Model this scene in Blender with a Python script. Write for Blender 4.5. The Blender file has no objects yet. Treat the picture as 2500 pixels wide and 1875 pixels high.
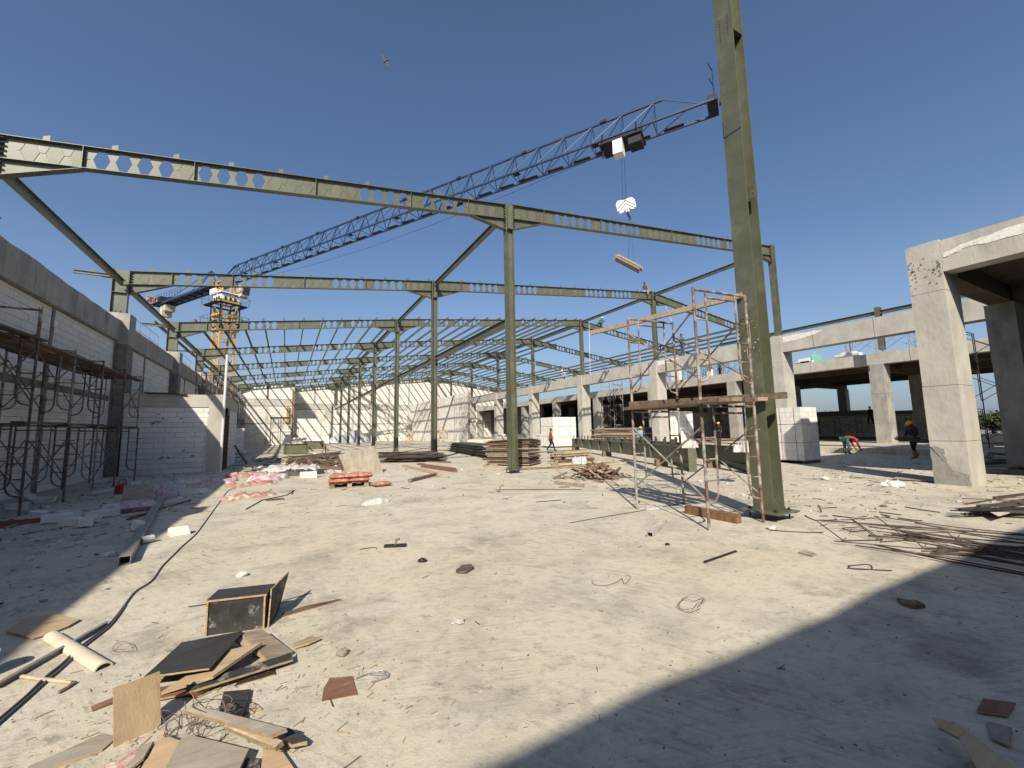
import bpy, math, random
from mathutils import Vector, Matrix
PI = math.pi
R = random.Random(7)
SC = bpy.context.scene
COL = SC.collection

# ---------------------------------------------------------------- camera
EYE = 1.6
YAW, PITCH, ROLL = 0.4985, 0.1105, -0.0184
FPX = 1010.85                                   # focal length for a 2500 px wide picture
F_ = Vector((math.sin(YAW)*math.cos(PITCH), math.cos(YAW)*math.cos(PITCH), math.sin(PITCH)))
R0_ = Vector((math.cos(YAW), -math.sin(YAW), 0)); U0_ = R0_.cross(F_)
R_ = R0_*math.cos(ROLL) + U0_*math.sin(ROLL); U_ = U0_*math.cos(ROLL) - R0_*math.sin(ROLL)
cam = bpy.data.cameras.new('camera'); camo = bpy.data.objects.new('camera', cam); COL.objects.link(camo)
cam.sensor_fit = 'HORIZONTAL'; cam.sensor_width = 36; cam.lens = FPX/2500*36
cam.clip_start = 0.05; cam.clip_end = 3000
camo.matrix_world = Matrix(((R_.x, U_.x, -F_.x, 0), (R_.y, U_.y, -F_.y, 0), (R_.z, U_.z, -F_.z, EYE), (0, 0, 0, 1)))
SC.camera = camo

# ---------------------------------------------------------------- light
SUN_EL = math.radians(37.7)
SUN_AZ = math.radians(213.0)                    # clockwise from +Y
sd = Vector((math.sin(SUN_AZ)*math.cos(SUN_EL), math.cos(SUN_AZ)*math.cos(SUN_EL), math.sin(SUN_EL)))
sun = bpy.data.lights.new('sun', 'SUN'); sun.energy = 4.9; sun.angle = math.radians(0.53); sun.color = (1, .92, .79)
suno = bpy.data.objects.new('sun', sun); COL.objects.link(suno)
suno.rotation_euler = sd.to_track_quat('Z', 'Y').to_euler(); suno.location = (-30, -40, 60)
W = bpy.data.worlds.new('World'); SC.world = W; W.use_nodes = True
wn, wl = W.node_tree.nodes, W.node_tree.links
bg = wn['Background']
sky = wn.new('ShaderNodeTexSky'); sky.sky_type = 'NISHITA'; sky.sun_disc = False
sky.sun_elevation = SUN_EL; sky.sun_rotation = SUN_AZ
sky.altitude = 0; sky.air_density = 1.0; sky.dust_density = 1.9; sky.ozone_density = 4.8
bg.inputs['Strength'].default_value = 0.092
tc = wn.new('ShaderNodeTexCoord'); mp = wn.new('ShaderNodeMapping'); mp.inputs['Scale'].default_value = (1.6, 1.6, 6)
nz = wn.new('ShaderNodeTexNoise'); nz.inputs['Scale'].default_value = 1.9; nz.inputs['Detail'].default_value = 7; nz.inputs['Roughness'].default_value = .58
cr = wn.new('ShaderNodeValToRGB'); cr.color_ramp.elements[0].color = (.35, .35, .35, 1); cr.color_ramp.elements[0].position = .4; cr.color_ramp.elements[1].position = .78
sx = wn.new('ShaderNodeSeparateXYZ')
low = wn.new('ShaderNodeMapRange'); low.inputs[1].default_value = .02; low.inputs[2].default_value = .36; low.inputs[3].default_value = .85; low.inputs[4].default_value = 0.0
ml = wn.new('ShaderNodeMath'); ml.operation = 'MULTIPLY'
mx = wn.new('ShaderNodeMix'); mx.data_type = 'RGBA'; mx.inputs['B'].default_value = (2.7, 3.3, 4.35, 1)
wl.new(tc.outputs['Generated'], mp.inputs['Vector']); wl.new(mp.outputs[0], nz.inputs['Vector']); wl.new(nz.outputs['Fac'], cr.inputs[0])
wl.new(tc.outputs['Generated'], sx.inputs[0]); wl.new(sx.outputs['Z'], low.inputs[0])
wl.new(cr.outputs[0], ml.inputs[0]); wl.new(low.outputs[0], ml.inputs[1])
wl.new(sky.outputs[0], mx.inputs['A']); wl.new(ml.outputs[0], mx.inputs['Factor']); wl.new(mx.outputs['Result'], bg.inputs['Color'])
SC.view_settings.view_transform = 'Standard'; SC.view_settings.look = 'None'
SC.view_settings.exposure = 0.5; SC.view_settings.gamma = 1.0; SC.view_settings.use_curve_mapping = False
SC.render.engine = 'CYCLES'

# ---------------------------------------------------------------- measuring: a point of the photograph to a point of the place
def ray(x, y): return F_ + R_*((x-1250)/FPX) - U_*((y-937.5)/FPX)
def G(x, y, z=0.0):                              # where the sight line meets the level z
    d = ray(x, y); t = (z-EYE)/d.z
    return Vector((d.x*t, d.y*t, z))
def onY(x, y, Y):
    d = ray(x, y); t = Y/d.y
    return Vector((d.x*t, Y, EYE+d.z*t))
def onX(x, y, X):
    d = ray(x, y); t = X/d.x
    return Vector((X, d.y*t, EYE+d.z*t))

# ---------------------------------------------------------------- meshes
class MB:
    def __init__(s): s.v = []; s.f = []; s.m = []
    def add(s, vs, fs, mi=0):
        o = len(s.v); s.v += [tuple(v) for v in vs]
        for f in fs: s.f.append(tuple(i+o for i in f)); s.m.append(mi)
        return s
    def hexa(s, p, mi=0):                        # 8 corners: bottom ring, top ring
        return s.add(p, [(3, 2, 1, 0), (4, 5, 6, 7), (0, 1, 5, 4), (1, 2, 6, 5), (2, 3, 7, 6), (3, 0, 4, 7)], mi)
    def bx(s, x0, y0, z0, x1, y1, z1, mi=0):
        return s.hexa([(x0, y0, z0), (x1, y0, z0), (x1, y1, z0), (x0, y1, z0), (x0, y0, z1), (x1, y0, z1), (x1, y1, z1), (x0, y1, z1)], mi)
    def box(s, c, d, M=None, mi=0):
        a, b, e = d[0]/2, d[1]/2, d[2]/2; c = Vector(c)
        p = [Vector(q) for q in ((-a, -b, -e), (a, -b, -e), (a, b, -e), (-a, b, -e), (-a, -b, e), (a, -b, e), (a, b, e), (-a, b, e))]
        return s.hexa([c + (M @ q if M else q) for q in p], mi)
    def bar(s, a, b, w, h, up=(0, 0, 1), mi=0):  # w sideways, h along up
        a = Vector(a); b = Vector(b); t = (b-a).normalized(); up = Vector(up)
        sd_ = t.cross(up)
        if sd_.length < 1e-4: sd_ = t.cross(Vector((1, 0, 0)))
        sd_.normalize(); u = sd_.cross(t).normalized(); x = sd_*w/2; y = u*h/2
        return s.hexa([a-x-y, a+x-y, b+x-y, b-x-y, a-x+y, a+x+y, b+x+y, b-x+y], mi)
    def path(s, pts, r, n=6, mi=0, cap=True):
        pts = [Vector(p) for p in pts]; rings = []; prev = None; vs = []
        for i, p in enumerate(pts):
            t = (pts[min(i+1, len(pts)-1)] - pts[max(i-1, 0)]).normalized()
            if prev is None:
                u = t.cross(Vector((0, 0, 1)))
                if u.length < 1e-3: u = t.cross(Vector((1, 0, 0)))
            else: u = prev - t*prev.dot(t)
            u.normalize(); prev = u; w = t.cross(u)
            rr = r[i] if isinstance(r, (list, tuple)) else r
            vs += [p + (u*math.cos(2*PI*k/n) + w*math.sin(2*PI*k/n))*rr for k in range(n)]
        fs = []
        for i in range(len(pts)-1):
            for k in range(n):
                a = i*n+k; b = i*n+(k+1) % n; fs.append((a, b, b+n, a+n))
        if cap: fs += [tuple(range(n-1, -1, -1)), tuple(range(len(vs)-n, len(vs)))]
        return s.add(vs, fs, mi)
    def tube(s, a, b, r, n=6, mi=0): return s.path([a, b], r, n, mi)
    def prism(s, poly, d, mi=0):                 # 3-D polygon pushed along d
        d = Vector(d); n = len(poly); p = [Vector(q) for q in poly]
        fs = [tuple(range(n-1, -1, -1)), tuple(range(n, 2*n))] + [(i, (i+1) % n, (i+1) % n+n, i+n) for i in range(n)]
        return s.add(p+[q+d for q in p], fs, mi)
    def blob(s, c, rx, ry, rz, n=8, m=5, jit=0.0, rng=R, M=None, mi=0):
        vs = []; c = Vector(c)
        for j in range(m+1):
            th = PI*j/m
            for k in range(n):
                ph = 2*PI*k/n; q = 1+rng.uniform(-jit, jit)
                v = Vector((rx*math.sin(th)*math.cos(ph)*q, ry*math.sin(th)*math.sin(ph)*q, rz*math.cos(th)*q))
                vs.append(c + (M @ v if M else v))
        fs = [(j*n+k, (j+1)*n+k, (j+1)*n+(k+1) % n, j*n+(k+1) % n) for j in range(m) for k in range(n)]
        return s.add(vs, fs, mi)
    def mesh(s, name):
        me = bpy.data.meshes.new(name); me.from_pydata(s.v, [], s.f)
        if any(s.m): me.polygons.foreach_set('material_index', s.m)
        me.update(); return me

def wpos(o):
    p = Vector((0, 0, 0))
    while o is not None: p = p + o.location; o = o.parent
    return p
def ob(name, mb, mats, parent=None, at=None, smooth=False):
    """One object. Vertices are in world coordinates; a top-level object gets its origin at its own base, a child at its parent's origin."""
    if not isinstance(mats, (list, tuple)): mats = [mats]
    if parent is not None: org = wpos(parent)
    elif at is not None: org = Vector(at)
    else:
        xs = [v[0] for v in mb.v]; ys = [v[1] for v in mb.v]; zs = [v[2] for v in mb.v]
        org = Vector(((min(xs)+max(xs))/2, (min(ys)+max(ys))/2, min(zs)))
    mb.v = [(v[0]-org.x, v[1]-org.y, v[2]-org.z) for v in mb.v]
    me = mb.mesh(name)
    for m in mats: me.materials.append(m)
    if smooth: me.polygons.foreach_set('use_smooth', [True]*len(me.polygons))
    o = bpy.data.objects.new(name, me); COL.objects.link(o)
    if parent is not None: o.parent = parent
    else: o.location = org
    return o
def piece(name, me, loc, parent, rz=0.0):        # alike pieces share mesh data; loc is a world point
    o = bpy.data.objects.new(name, me); COL.objects.link(o); o.parent = parent
    o.location = Vector(loc) - wpos(parent)
    if rz: o.rotation_euler = (0, 0, rz)
    return o
def shared(name, mb, mats):
    if not isinstance(mats, (list, tuple)): mats = [mats]
    me = mb.mesh(name)
    for m in mats: me.materials.append(m)
    return me
def tag(o, label, cat, group=None):
    o['label'] = label; o['category'] = cat; o['kind'] = 'thing'
    if group: o['group'] = group
    return o
def thing(name, loc, label, cat, group=None):
    o = bpy.data.objects.new(name, None); o.empty_display_size = .2; COL.objects.link(o); o.location = Vector(loc)
    return tag(o, label, cat, group)
def kind(o, k): o['kind'] = k; return o
def copy_tree(o, parent=None):
    c = o.copy(); COL.objects.link(c)
    if parent is not None: c.parent = parent
    for ch in list(o.children): copy_tree(ch, c)
    return c

# ---------------------------------------------------------------- materials
def mat(name, c1, c2=None, scale=4.0, rough=.85, bump=.15, bscale=None, metal=0.0, rnd=0.0, stretch=(1, 1, 1), dirt=None, dscale=1.2, dlo=.5, dhi=.72, lo=.35, hi=.65, spec=.35):
    m = bpy.data.materials.new(name); m.use_nodes = True
    n, l = m.node_tree.nodes, m.node_tree.links; b = n['Principled BSDF']
    b.inputs['Roughness'].default_value = rough; b.inputs['Metallic'].default_value = metal; b.inputs['Specular IOR Level'].default_value = spec
    t = n.new('ShaderNodeTexCoord'); oi = n.new('ShaderNodeObjectInfo')
    vm = n.new('ShaderNodeVectorMath'); vm.operation = 'MULTIPLY_ADD'; vm.inputs[1].default_value = (1, 1, 1)
    sc_ = n.new('ShaderNodeVectorMath'); sc_.operation = 'SCALE'; sc_.inputs[0].default_value = (31, 17, 23)
    l.new(oi.outputs['Random'], sc_.inputs['Scale']); l.new(t.outputs['Object'], vm.inputs[0]); l.new(sc_.outputs[0], vm.inputs[2])
    mp_ = n.new('ShaderNodeMapping'); mp_.inputs['Scale'].default_value = stretch; l.new(vm.outputs[0], mp_.inputs['Vector'])
    c2 = c2 or tuple(x*.8 for x in c1)
    nz_ = n.new('ShaderNodeTexNoise'); nz_.inputs['Scale'].default_value = scale; nz_.inputs['Detail'].default_value = 8; nz_.inputs['Roughness'].default_value = .62
    l.new(mp_.outputs[0], nz_.inputs['Vector'])
    r = n.new('ShaderNodeValToRGB'); r.color_ramp.elements[0].position = lo; r.color_ramp.elements[1].position = hi
    r.color_ramp.elements[0].color = (*c2, 1); r.color_ramp.elements[1].color = (*c1, 1); l.new(nz_.outputs['Fac'], r.inputs[0])
    out = r.outputs[0]
    if dirt:
        n2 = n.new('ShaderNodeTexNoise'); n2.inputs['Scale'].default_value = dscale; n2.inputs['Detail'].default_value = 6; n2.inputs['Roughness'].default_value = .65
        l.new(mp_.outputs[0], n2.inputs['Vector'])
        r2 = n.new('ShaderNodeMapRange'); r2.inputs[1].default_value = dlo; r2.inputs[2].default_value = dhi; l.new(n2.outputs['Fac'], r2.inputs[0])
        mx_ = n.new('ShaderNodeMix'); mx_.data_type = 'RGBA'; mx_.inputs['B'].default_value = (*dirt, 1)
        l.new(r2.outputs[0], mx_.inputs['Factor']); l.new(out, mx_.inputs['A']); out = mx_.outputs['Result']
    if rnd:
        g = n.new('ShaderNodeNewGeometry'); ad = n.new('ShaderNodeMath'); ad.operation = 'ADD'
        fr = n.new('ShaderNodeMath'); fr.operation = 'FRACT'
        l.new(g.outputs['Random Per Island'], ad.inputs[0]); l.new(oi.outputs['Random'], ad.inputs[1]); l.new(ad.outputs[0], fr.inputs[0])
        mr = n.new('ShaderNodeMapRange'); mr.inputs[3].default_value = 1-rnd; mr.inputs[4].default_value = 1+rnd; l.new(fr.outputs[0], mr.inputs[0])
        hs = n.new('ShaderNodeHueSaturation'); l.new(mr.outputs[0], hs.inputs['Value']); l.new(out, hs.inputs['Color']); out = hs.outputs[0]
    l.new(out, b.inputs['Base Color'])
    if bump:
        n3 = n.new('ShaderNodeTexNoise'); n3.inputs['Scale'].default_value = bscale or scale*6; n3.inputs['Detail'].default_value = 5
        l.new(mp_.outputs[0], n3.inputs['Vector'])
        bp = n.new('ShaderNodeBump'); bp.inputs['Strength'].default_value = bump; bp.inputs['Distance'].default_value = .02
        l.new(n3.outputs['Fac'], bp.inputs['Height']); l.new(bp.outputs[0], b.inputs['Normal'])
    return m

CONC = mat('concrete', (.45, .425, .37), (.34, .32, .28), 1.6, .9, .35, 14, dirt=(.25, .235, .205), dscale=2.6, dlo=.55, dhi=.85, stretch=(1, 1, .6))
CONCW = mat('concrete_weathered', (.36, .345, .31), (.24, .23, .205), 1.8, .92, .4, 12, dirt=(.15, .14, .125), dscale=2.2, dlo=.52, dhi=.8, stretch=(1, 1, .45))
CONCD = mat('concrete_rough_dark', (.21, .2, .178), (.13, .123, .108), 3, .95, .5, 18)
SOFF = mat('formwork_soffit', (.115, .085, .058), (.07, .05, .034), 2, .95, .3, 10)  # formwork brown, darkened further to paint in shade under the decks
AAC = mat('aerated_block', (.66, .645, .6), (.58, .565, .52), 7, .95, .2, 60, rnd=.07, dirt=(.42, .39, .34), dscale=1.1, dlo=.58, dhi=.85)
AACF = mat('aerated_block_far', (.68, .66, .6), (.6, .58, .52), 3, .95, 0, rnd=.1, dirt=(.42, .38, .31), dscale=.35, dlo=.52, dhi=.8)
MORT = mat('mortar', (.22, .212, .195), (.16, .155, .142), 9, .95, .3)
PLAS = mat('plaster_patch', (.72, .7, .65), (.55, .53, .48), 9, .9, .5, 20)
WETC = mat('cement_patch_grey', (.27, .265, .235), (.2, .195, .175), 7, .9, .5, 22)
STEEL = mat('steel_green_paint', (.098, .101, .062), (.076, .079, .046), 2.5, .40, .06, 40, dirt=(.175, .17, .125), dscale=1.7, dlo=.52, dhi=.82, spec=.6)
STEELP = mat('steel_green_plate', (.115, .118, .076), (.09, .093, .058), 3, .42, .08, 40, rnd=.1, spec=.5)
PURL = mat('purlin_green_paint', (.095, .1, .068), (.075, .08, .054), 2, .45, 0, spec=.5)
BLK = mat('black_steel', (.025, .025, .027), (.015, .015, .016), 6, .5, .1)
RUST = mat('rusty_scaffold_pipe', (.19, .13, .1), (.085, .052, .04), 9, .8, .25, 40, dirt=(.34, .32, .285), dscale=5, dlo=.48, dhi=.62)
GALV = mat('dusty_scaffold_pipe', (.34, .32, .29), (.2, .175, .15), 9, .65, .2, 40, dirt=(.17, .10, .07), dscale=6, dlo=.52, dhi=.66)
DSCAF = mat('old_dark_scaffold_pipe', (.14, .115, .10), (.07, .05, .045), 8, .8, .2, 40, dirt=(.26, .245, .225), dscale=5, dlo=.5, dhi=.7)
REBAR = mat('rusty_rebar', (.10, .07, .055), (.05, .038, .033), 14, .85, .2, rnd=.3)
WOODG = mat('weathered_timber', (.36, .29, .21), (.2, .15, .105), 5, .9, .3, 30, stretch=(.5, 3, 3), rnd=.35)
WOODD = mat('dirty_brown_timber', (.20, .138, .095), (.09, .062, .044), 5, .9, .3, 30, stretch=(.6, 3, 3), rnd=.35)
WOODP = mat('pale_timber', (.46, .37, .26), (.3, .225, .145), 6, .85, .2, 30, stretch=(.6, 4, 4), rnd=.2)
PLYT = mat('raw_plywood', (.46, .34, .21), (.35, .25, .15), 3, .85, .15, 40, stretch=(1, 5, 1), dirt=(.2, .135, .08), dscale=2.4, dlo=.55, dhi=.75)
PLYG = mat('grey_plywood', (.34, .30, .24), (.25, .215, .17), 3, .88, .2, 40, stretch=(1, 4, 1), dirt=(.19, .15, .11), dscale=2, dlo=.5, dhi=.75)
PLYB = mat('black_film_plywood', (.045, .042, .042), (.028, .026, .026), 4, .6, .15, 30, stretch=(1, 5, 5), dirt=(.2, .185, .17), dscale=7, dlo=.6, dhi=.85)
PLYK = mat('black_film_plywood_cement_stained', (.05, .047, .046), (.02, .018, .017), 6, .6, .2, 30, dirt=(.33, .31, .28), dscale=9, dlo=.55, dhi=.7)
PLYR = mat('red_brown_plywood', (.21, .105, .07), (.14, .07, .05), 4, .7, .15, 30, stretch=(1, 4, 4), dirt=(.35, .29, .24), dscale=8, dlo=.6, dhi=.78)
PLYX = mat('pink_painted_plywood', (.40, .19, .16), (.30, .13, .115), 6, .85, .2, 30, dirt=(.52, .46, .38), dscale=14, dlo=.46, dhi=.6)
EDGE = mat('plywood_edge', (.47, .345, .2), (.25, .17, .095), 20, .9, .1, stretch=(1, 1, 9))
BAGR = mat('red_cement_bag', (.42, .165, .12), (.3, .11, .08), 8, .75, .25, 18, rnd=.12, dirt=(.55, .42, .32), dscale=4, dlo=.52, dhi=.75)
BAGW = mat('white_sack', (.55, .535, .5), (.36, .35, .325), 5, .85, .4, 14, rnd=.15, dirt=(.27, .25, .22), dscale=2.5, dlo=.5, dhi=.75)
BAGK = mat('pink_white_sack', (.5, .44, .45), (.36, .2, .27), 5, .85, .3, 14, lo=.42, hi=.58, dirt=(.33, .29, .25), dscale=3)
CLOR = mat('orange_sack_cloth', (.38, .2, .15), (.28, .13, .1), 6, .85, .3, 14, dirt=(.58, .5, .42), dscale=3, dlo=.48, dhi=.68)
CABLE = mat('grey_cable', (.11, .10, .105), (.07, .063, .065), 10, .6, 0)
WIRE = mat('rusty_wire', (.17, .12, .09), (.1, .07, .055), 10, .8, 0)
PVC = mat('white_pvc', (.6, .6, .57), (.5, .5, .47), 6, .5, .05)
SQP = mat('square_steel_tube', (.33, .335, .33), (.2, .2, .195), 8, .5, .1, metal=.35, dirt=(.2, .16, .13), dscale=4)
CARD = mat('cardboard_tube', (.56, .5, .39), (.46, .41, .31), 6, .9, .1)
STRAP = mat('red_strap', (.24, .035, .035), (.18, .025, .025), 6, .6, 0)
STRAPD = mat('dark_strap', (.06, .055, .055), (.04, .04, .04), 6, .6, 0)
BLUE = mat('crane_blue_paint', (.02, .042, .105), (.015, .03, .075), 1.2, .5, 0, spec=.4)
BLUED = mat('crane_walkway_dark', (.02, .022, .03), (.014, .015, .02), 2, .7, 0)
YEL = mat('crane_yellow_paint', (.62, .34, .035), (.5, .26, .025), 1.5, .5, 0)
WHT = mat('white_paint', (.78, .78, .76), (.68, .68, .66), 3, .5, 0)
BEIGE = mat('counterweight_concrete', (.46, .42, .34), (.4, .36, .29), 2, .9, .1)
GLASS = mat('cab_glass', (.04, .05, .06), (.03, .04, .05), 2, .1, 0, spec=.8)
RUBW = mat('white_rubble', (.55, .53, .48), (.4, .38, .34), 8, .95, .3, rnd=.2)
RUBM = mat('mixed_rubble', (.33, .3, .26), (.2, .175, .15), 6, .95, .3, rnd=.5)
# ================================================================ ground
def ground_mat(name, c_pale, c_dark, c_warm):  # slab's own pale, dark and warm tones, mixed by noise
    m = bpy.data.materials.new(name); m.use_nodes = True
    n, l = m.node_tree.nodes, m.node_tree.links; b = n['Principled BSDF']; b.inputs['Roughness'].default_value = .93; b.inputs['Specular IOR Level'].default_value = .2
    t = n.new('ShaderNodeTexCoord')
    def noise(sc, det, stretch=(1, 1, 1), rot=0.0, rough=.6, off=(0, 0, 0)):
        mp_ = n.new('ShaderNodeMapping'); mp_.inputs['Rotation'].default_value = (0, 0, rot); l.new(t.outputs['Object'], mp_.inputs['Vector'])
        m2 = n.new('ShaderNodeMapping'); m2.inputs['Scale'].default_value = stretch; m2.inputs['Location'].default_value = off; l.new(mp_.outputs[0], m2.inputs['Vector'])
        z = n.new('ShaderNodeTexNoise'); z.inputs['Scale'].default_value = sc; z.inputs['Detail'].default_value = det; z.inputs['Roughness'].default_value = rough
        l.new(m2.outputs[0], z.inputs['Vector']); return z.outputs['Fac']
    def rng(x, a, b_, lo=0.0, hi=1.0):
        r = n.new('ShaderNodeMapRange'); r.inputs[1].default_value = a; r.inputs[2].default_value = b_; r.inputs[3].default_value = lo; r.inputs[4].default_value = hi
        l.new(x, r.inputs[0]); return r.outputs[0]
    def mix(a, col, fac, mode='MIX'):
        x = n.new('ShaderNodeMix'); x.data_type = 'RGBA'; x.blend_type = mode; l.new(fac, x.inputs['Factor'])
        if isinstance(a, tuple): x.inputs['A'].default_value = (*a, 1)
        else: l.new(a, x.inputs['A'])
        x.inputs['B'].default_value = (*col, 1); return x.outputs['Result']
    def mul(a, b_):
        x = n.new('ShaderNodeMath'); x.operation = 'MULTIPLY'; l.new(a, x.inputs[0])
        if isinstance(b_, float): x.inputs[1].default_value = b_
        else: l.new(b_, x.inputs[1])
        return x.outputs[0]
    big = noise(.22, 4); mid = noise(1.3, 8, rough=.68); fine = noise(9, 8, rough=.75); grit = noise(55, 4, rough=.7)
    tro = noise(2.2, 9, (1, 11, 1), 1.05, .7); tro2 = noise(3.4, 9, (1, 16, 1), .35, .72, (3, 8, 0)); stain = noise(.75, 9, off=(7, 3, 0), rough=.72)
    col = mix(c_pale, c_warm, rng(big, .42, .62))
    col = mix(col, c_dark, mul(rng(mid, .47, .68), .75))
    col = mix(col, tuple(x*.62 for x in c_dark), mul(mul(rng(tro, .49, .64), rng(noise(.5, 3, off=(2, 9, 0)), .46, .64)), .6))
    col = mix(col, tuple(x*.66 for x in c_dark), mul(mul(rng(tro2, .5, .66), rng(noise(.4, 3, off=(12, 1, 0)), .45, .6)), .7))
    col = mix(col, tuple(x*.55 for x in c_dark), mul(rng(stain, .56, .7), .7))
    col = mix(col, (.56, .535, .48), mul(rng(noise(.9, 9, off=(21, 5, 0), rough=.75), .55, .72), .55))
    col = mix(col, tuple(x*.7 for x in c_dark), mul(rng(fine, .5, .7), .6))
    col = mix(col, tuple(x*.35 for x in c_dark), mul(rng(grit, .62, .72), .5))
    smudge = noise(2.1, 15, (1, 1.7, 1), .9, .78, (4, 17, 0)); cover = rng(noise(.55, 4, off=(33, 2, 0)), .44, .62)
    col = mix(col, tuple(x*.58 for x in c_dark), mul(mul(rng(smudge, .565, .60), cover), .62))
    smudge2 = noise(6.5, 12, (1, 1.5, 1), .4, .75, (14, 7, 0))
    col = mix(col, tuple(x*.62 for x in c_dark), mul(mul(rng(smudge2, .59, .63), rng(noise(1.1, 4, off=(3, 22, 0)), .45, .65)), .55))
    l.new(col, b.inputs['Base Color'])
    ad = n.new('ShaderNodeMath'); ad.operation = 'ADD'; l.new(mul(fine, .9), ad.inputs[0]); l.new(mul(grit, .45), ad.inputs[1])
    ad2 = n.new('ShaderNodeMath'); ad2.operation = 'ADD'; l.new(ad.outputs[0], ad2.inputs[0]); l.new(mul(mid, .3), ad2.inputs[1])
    bp = n.new('ShaderNodeBump'); bp.inputs['Strength'].default_value = .42; bp.inputs['Distance'].default_value = .022
    l.new(ad2.outputs[0], bp.inputs['Height']); l.new(bp.outputs[0], b.inputs['Normal'])
    return m
FLOOR = ground_mat('concrete_floor', (.515, .468, .372), (.30, .275, .225), (.50, .44, .33))
EARTH = mat('bare_earth', (.27, .24, .19), (.17, .155, .12), .3, .95, .3, 3, dirt=(.07, .085, .045), dscale=.05)
m_ = MB(); N = 40
for i in range(N+1):
    for j in range(N+1):
        f = lambda t: (abs(t)**3)*1500*(1 if t > 0 else -1)
        m_.v.append((f(i/N*2-1), f(j/N*2-1)+20, -.03))
for i in range(N):
    for j in range(N):
        a = i*(N+1)+j; m_.f.append((a, a+N+1, a+N+2, a+1)); m_.m.append(0)
kind(ob('ground', m_, EARTH, at=(0, 0, 0)), 'structure')
kind(ob('floor', MB().bx(-7.2, -6, -.4, 66, 84, 0), FLOOR, at=(0, 0, 0)), 'structure')
kind(ob('raised_floor', MB().bx(27.3, 8.0, -.2, 36, 83.8, .27), FLOOR, at=(0, 0, 0)), 'structure')
kind(ob('deck_floor', MB().bx(36.0, 12.4, -.2, 65.8, 83.8, .265), CONCD, at=(0, 0, 0)), 'structure')  # dark concrete tone stands in for the shade under the deck

# ================================================================ block walls
XL, XC, XR = -6.3, 7.5, 25.9
BAY = 9.4553
def FY(k): return 4.3785 + BAY*k
_bm = {}
def block_mesh(along, ln, bh, dep):
    key = (along, round(ln*20), bh, dep, R.randrange(3))
    if key not in _bm:
        l2, h2 = key[1]/40-.0065, bh/2-.0065
        j = lambda: R.uniform(-.0025, .0025)
        p = []
        for z in (-h2, h2):
            for (u, w) in ((-l2, 0), (l2, 0), (l2, dep), (-l2, dep)):
                uu = u+j(); zz = z+j(); ww = w+(j() if w == 0 else 0)
                p.append((uu, ww, zz) if along == 'X' else (-ww, uu, zz))
        _bm[key] = shared('block', MB().hexa(p), AAC)
    return _bm[key]
def block_wall(root, along, face, a0, a1, z0, z1, nmax=300, bl=.7, bh=.22, dep=.09, see=None, far=False, cut=None):
    """Courses of aerated blocks; along X the face looks to -Y, along Y it looks to +X. cut(a0, a1, z) drops a block."""
    lst = []; r = 0; z = z0
    while z < z1-.03:
        h = min(bh, z1-z); a = a0 - (bl*.5 if r % 2 else 0) - R.choice((0, 0, .1))
        while a < a1-.02:
            s, e = max(a, a0), min(a+bl, a1)
            if e-s > .04 and not (cut and cut(s, e, z+h/2)): lst.append((s, e, z, h))
            a += bl
        z += bh; r += 1
    cen = lambda q: (Vector(((q[0]+q[1])/2, face, q[2]+q[3]/2)) if along == 'X' else Vector((face, (q[0]+q[1])/2, q[2]+q[3]/2)))
    if far: parts, rest = [], lst
    else:
        vis = [q for q in lst if not see or see((q[0]+q[1])/2, q[2])]; hid = [q for q in lst if see and not see((q[0]+q[1])/2, q[2])]
        vis.sort(key=lambda q: (cen(q)-Vector((0, 0, EYE))).length); parts, rest = vis[:nmax], vis[nmax:]+hid
    for q in parts:
        c = cen(q); pr = R.uniform(-.003, .004)
        c = c + (Vector((0, -pr, 0)) if along == 'X' else Vector((pr, 0, 0)))
        if q[3] < bh-.01: rest.append(q); continue
        piece('block', block_mesh(along, q[1]-q[0], bh, dep), c, root)
    if rest:
        mb = MB(); g = .004 if not far else .009
        for s, e, z, h in rest:
            pr = R.uniform(-.003, .004)
            if along == 'X': mb.bx(s+g, face-pr, z+g, e-g, face+dep, z+h-g)
            else: mb.bx(face-dep, s+g, z+g, face+pr, e-g, z+h-g)
        kind(ob('block', mb, AACF if far else AAC, parent=root), 'stuff')

# ---------------------------------------------------------------- hall's left side: piers, tie beams, panels
ORD = {-1: 'behind the camera', 0: 'beside the camera', 1: 'nearest', 2: 'second', 3: 'third', 4: 'fourth', 5: 'fifth', 6: 'sixth', 7: 'seventh', 8: 'farthest'}
for k in range(-1, 8):
    y = FY(k); mb = MB()
    zz = [0, 1.4, 2.85, 4.7, 5.35, 6.1, 6.82] if k >= 2 else [0, 6.5]
    for i in range(len(zz)-1):
        e = R.uniform(-.006, .008)
        mb.bx(-6.98, y-.40-e, zz[i], -6.04+e-(.25 if k == 1 else 0), y+.40+e, zz[i+1]-.012)
        if i < len(zz)-2: mb.bx(-6.97, y-.39, zz[i+1]-.012, -6.05-(.25 if k == 1 else 0), y+.39, zz[i+1])
    p = thing('concrete_pier', (-6.5, y, 0), f'rough grey concrete pier in the left block wall, {"%s from the camera" % ORD[k] if k > 0 else ORD[k]}', 'pier', 'concrete piers of the left wall')
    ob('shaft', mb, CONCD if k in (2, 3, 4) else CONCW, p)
    if k >= 2:
        mb = MB(); mb.bx(-6.99, y-.415, 5.5, -6.03, y+.415, 6.835); ob('pier_head', mb, CONCW, p)
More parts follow.
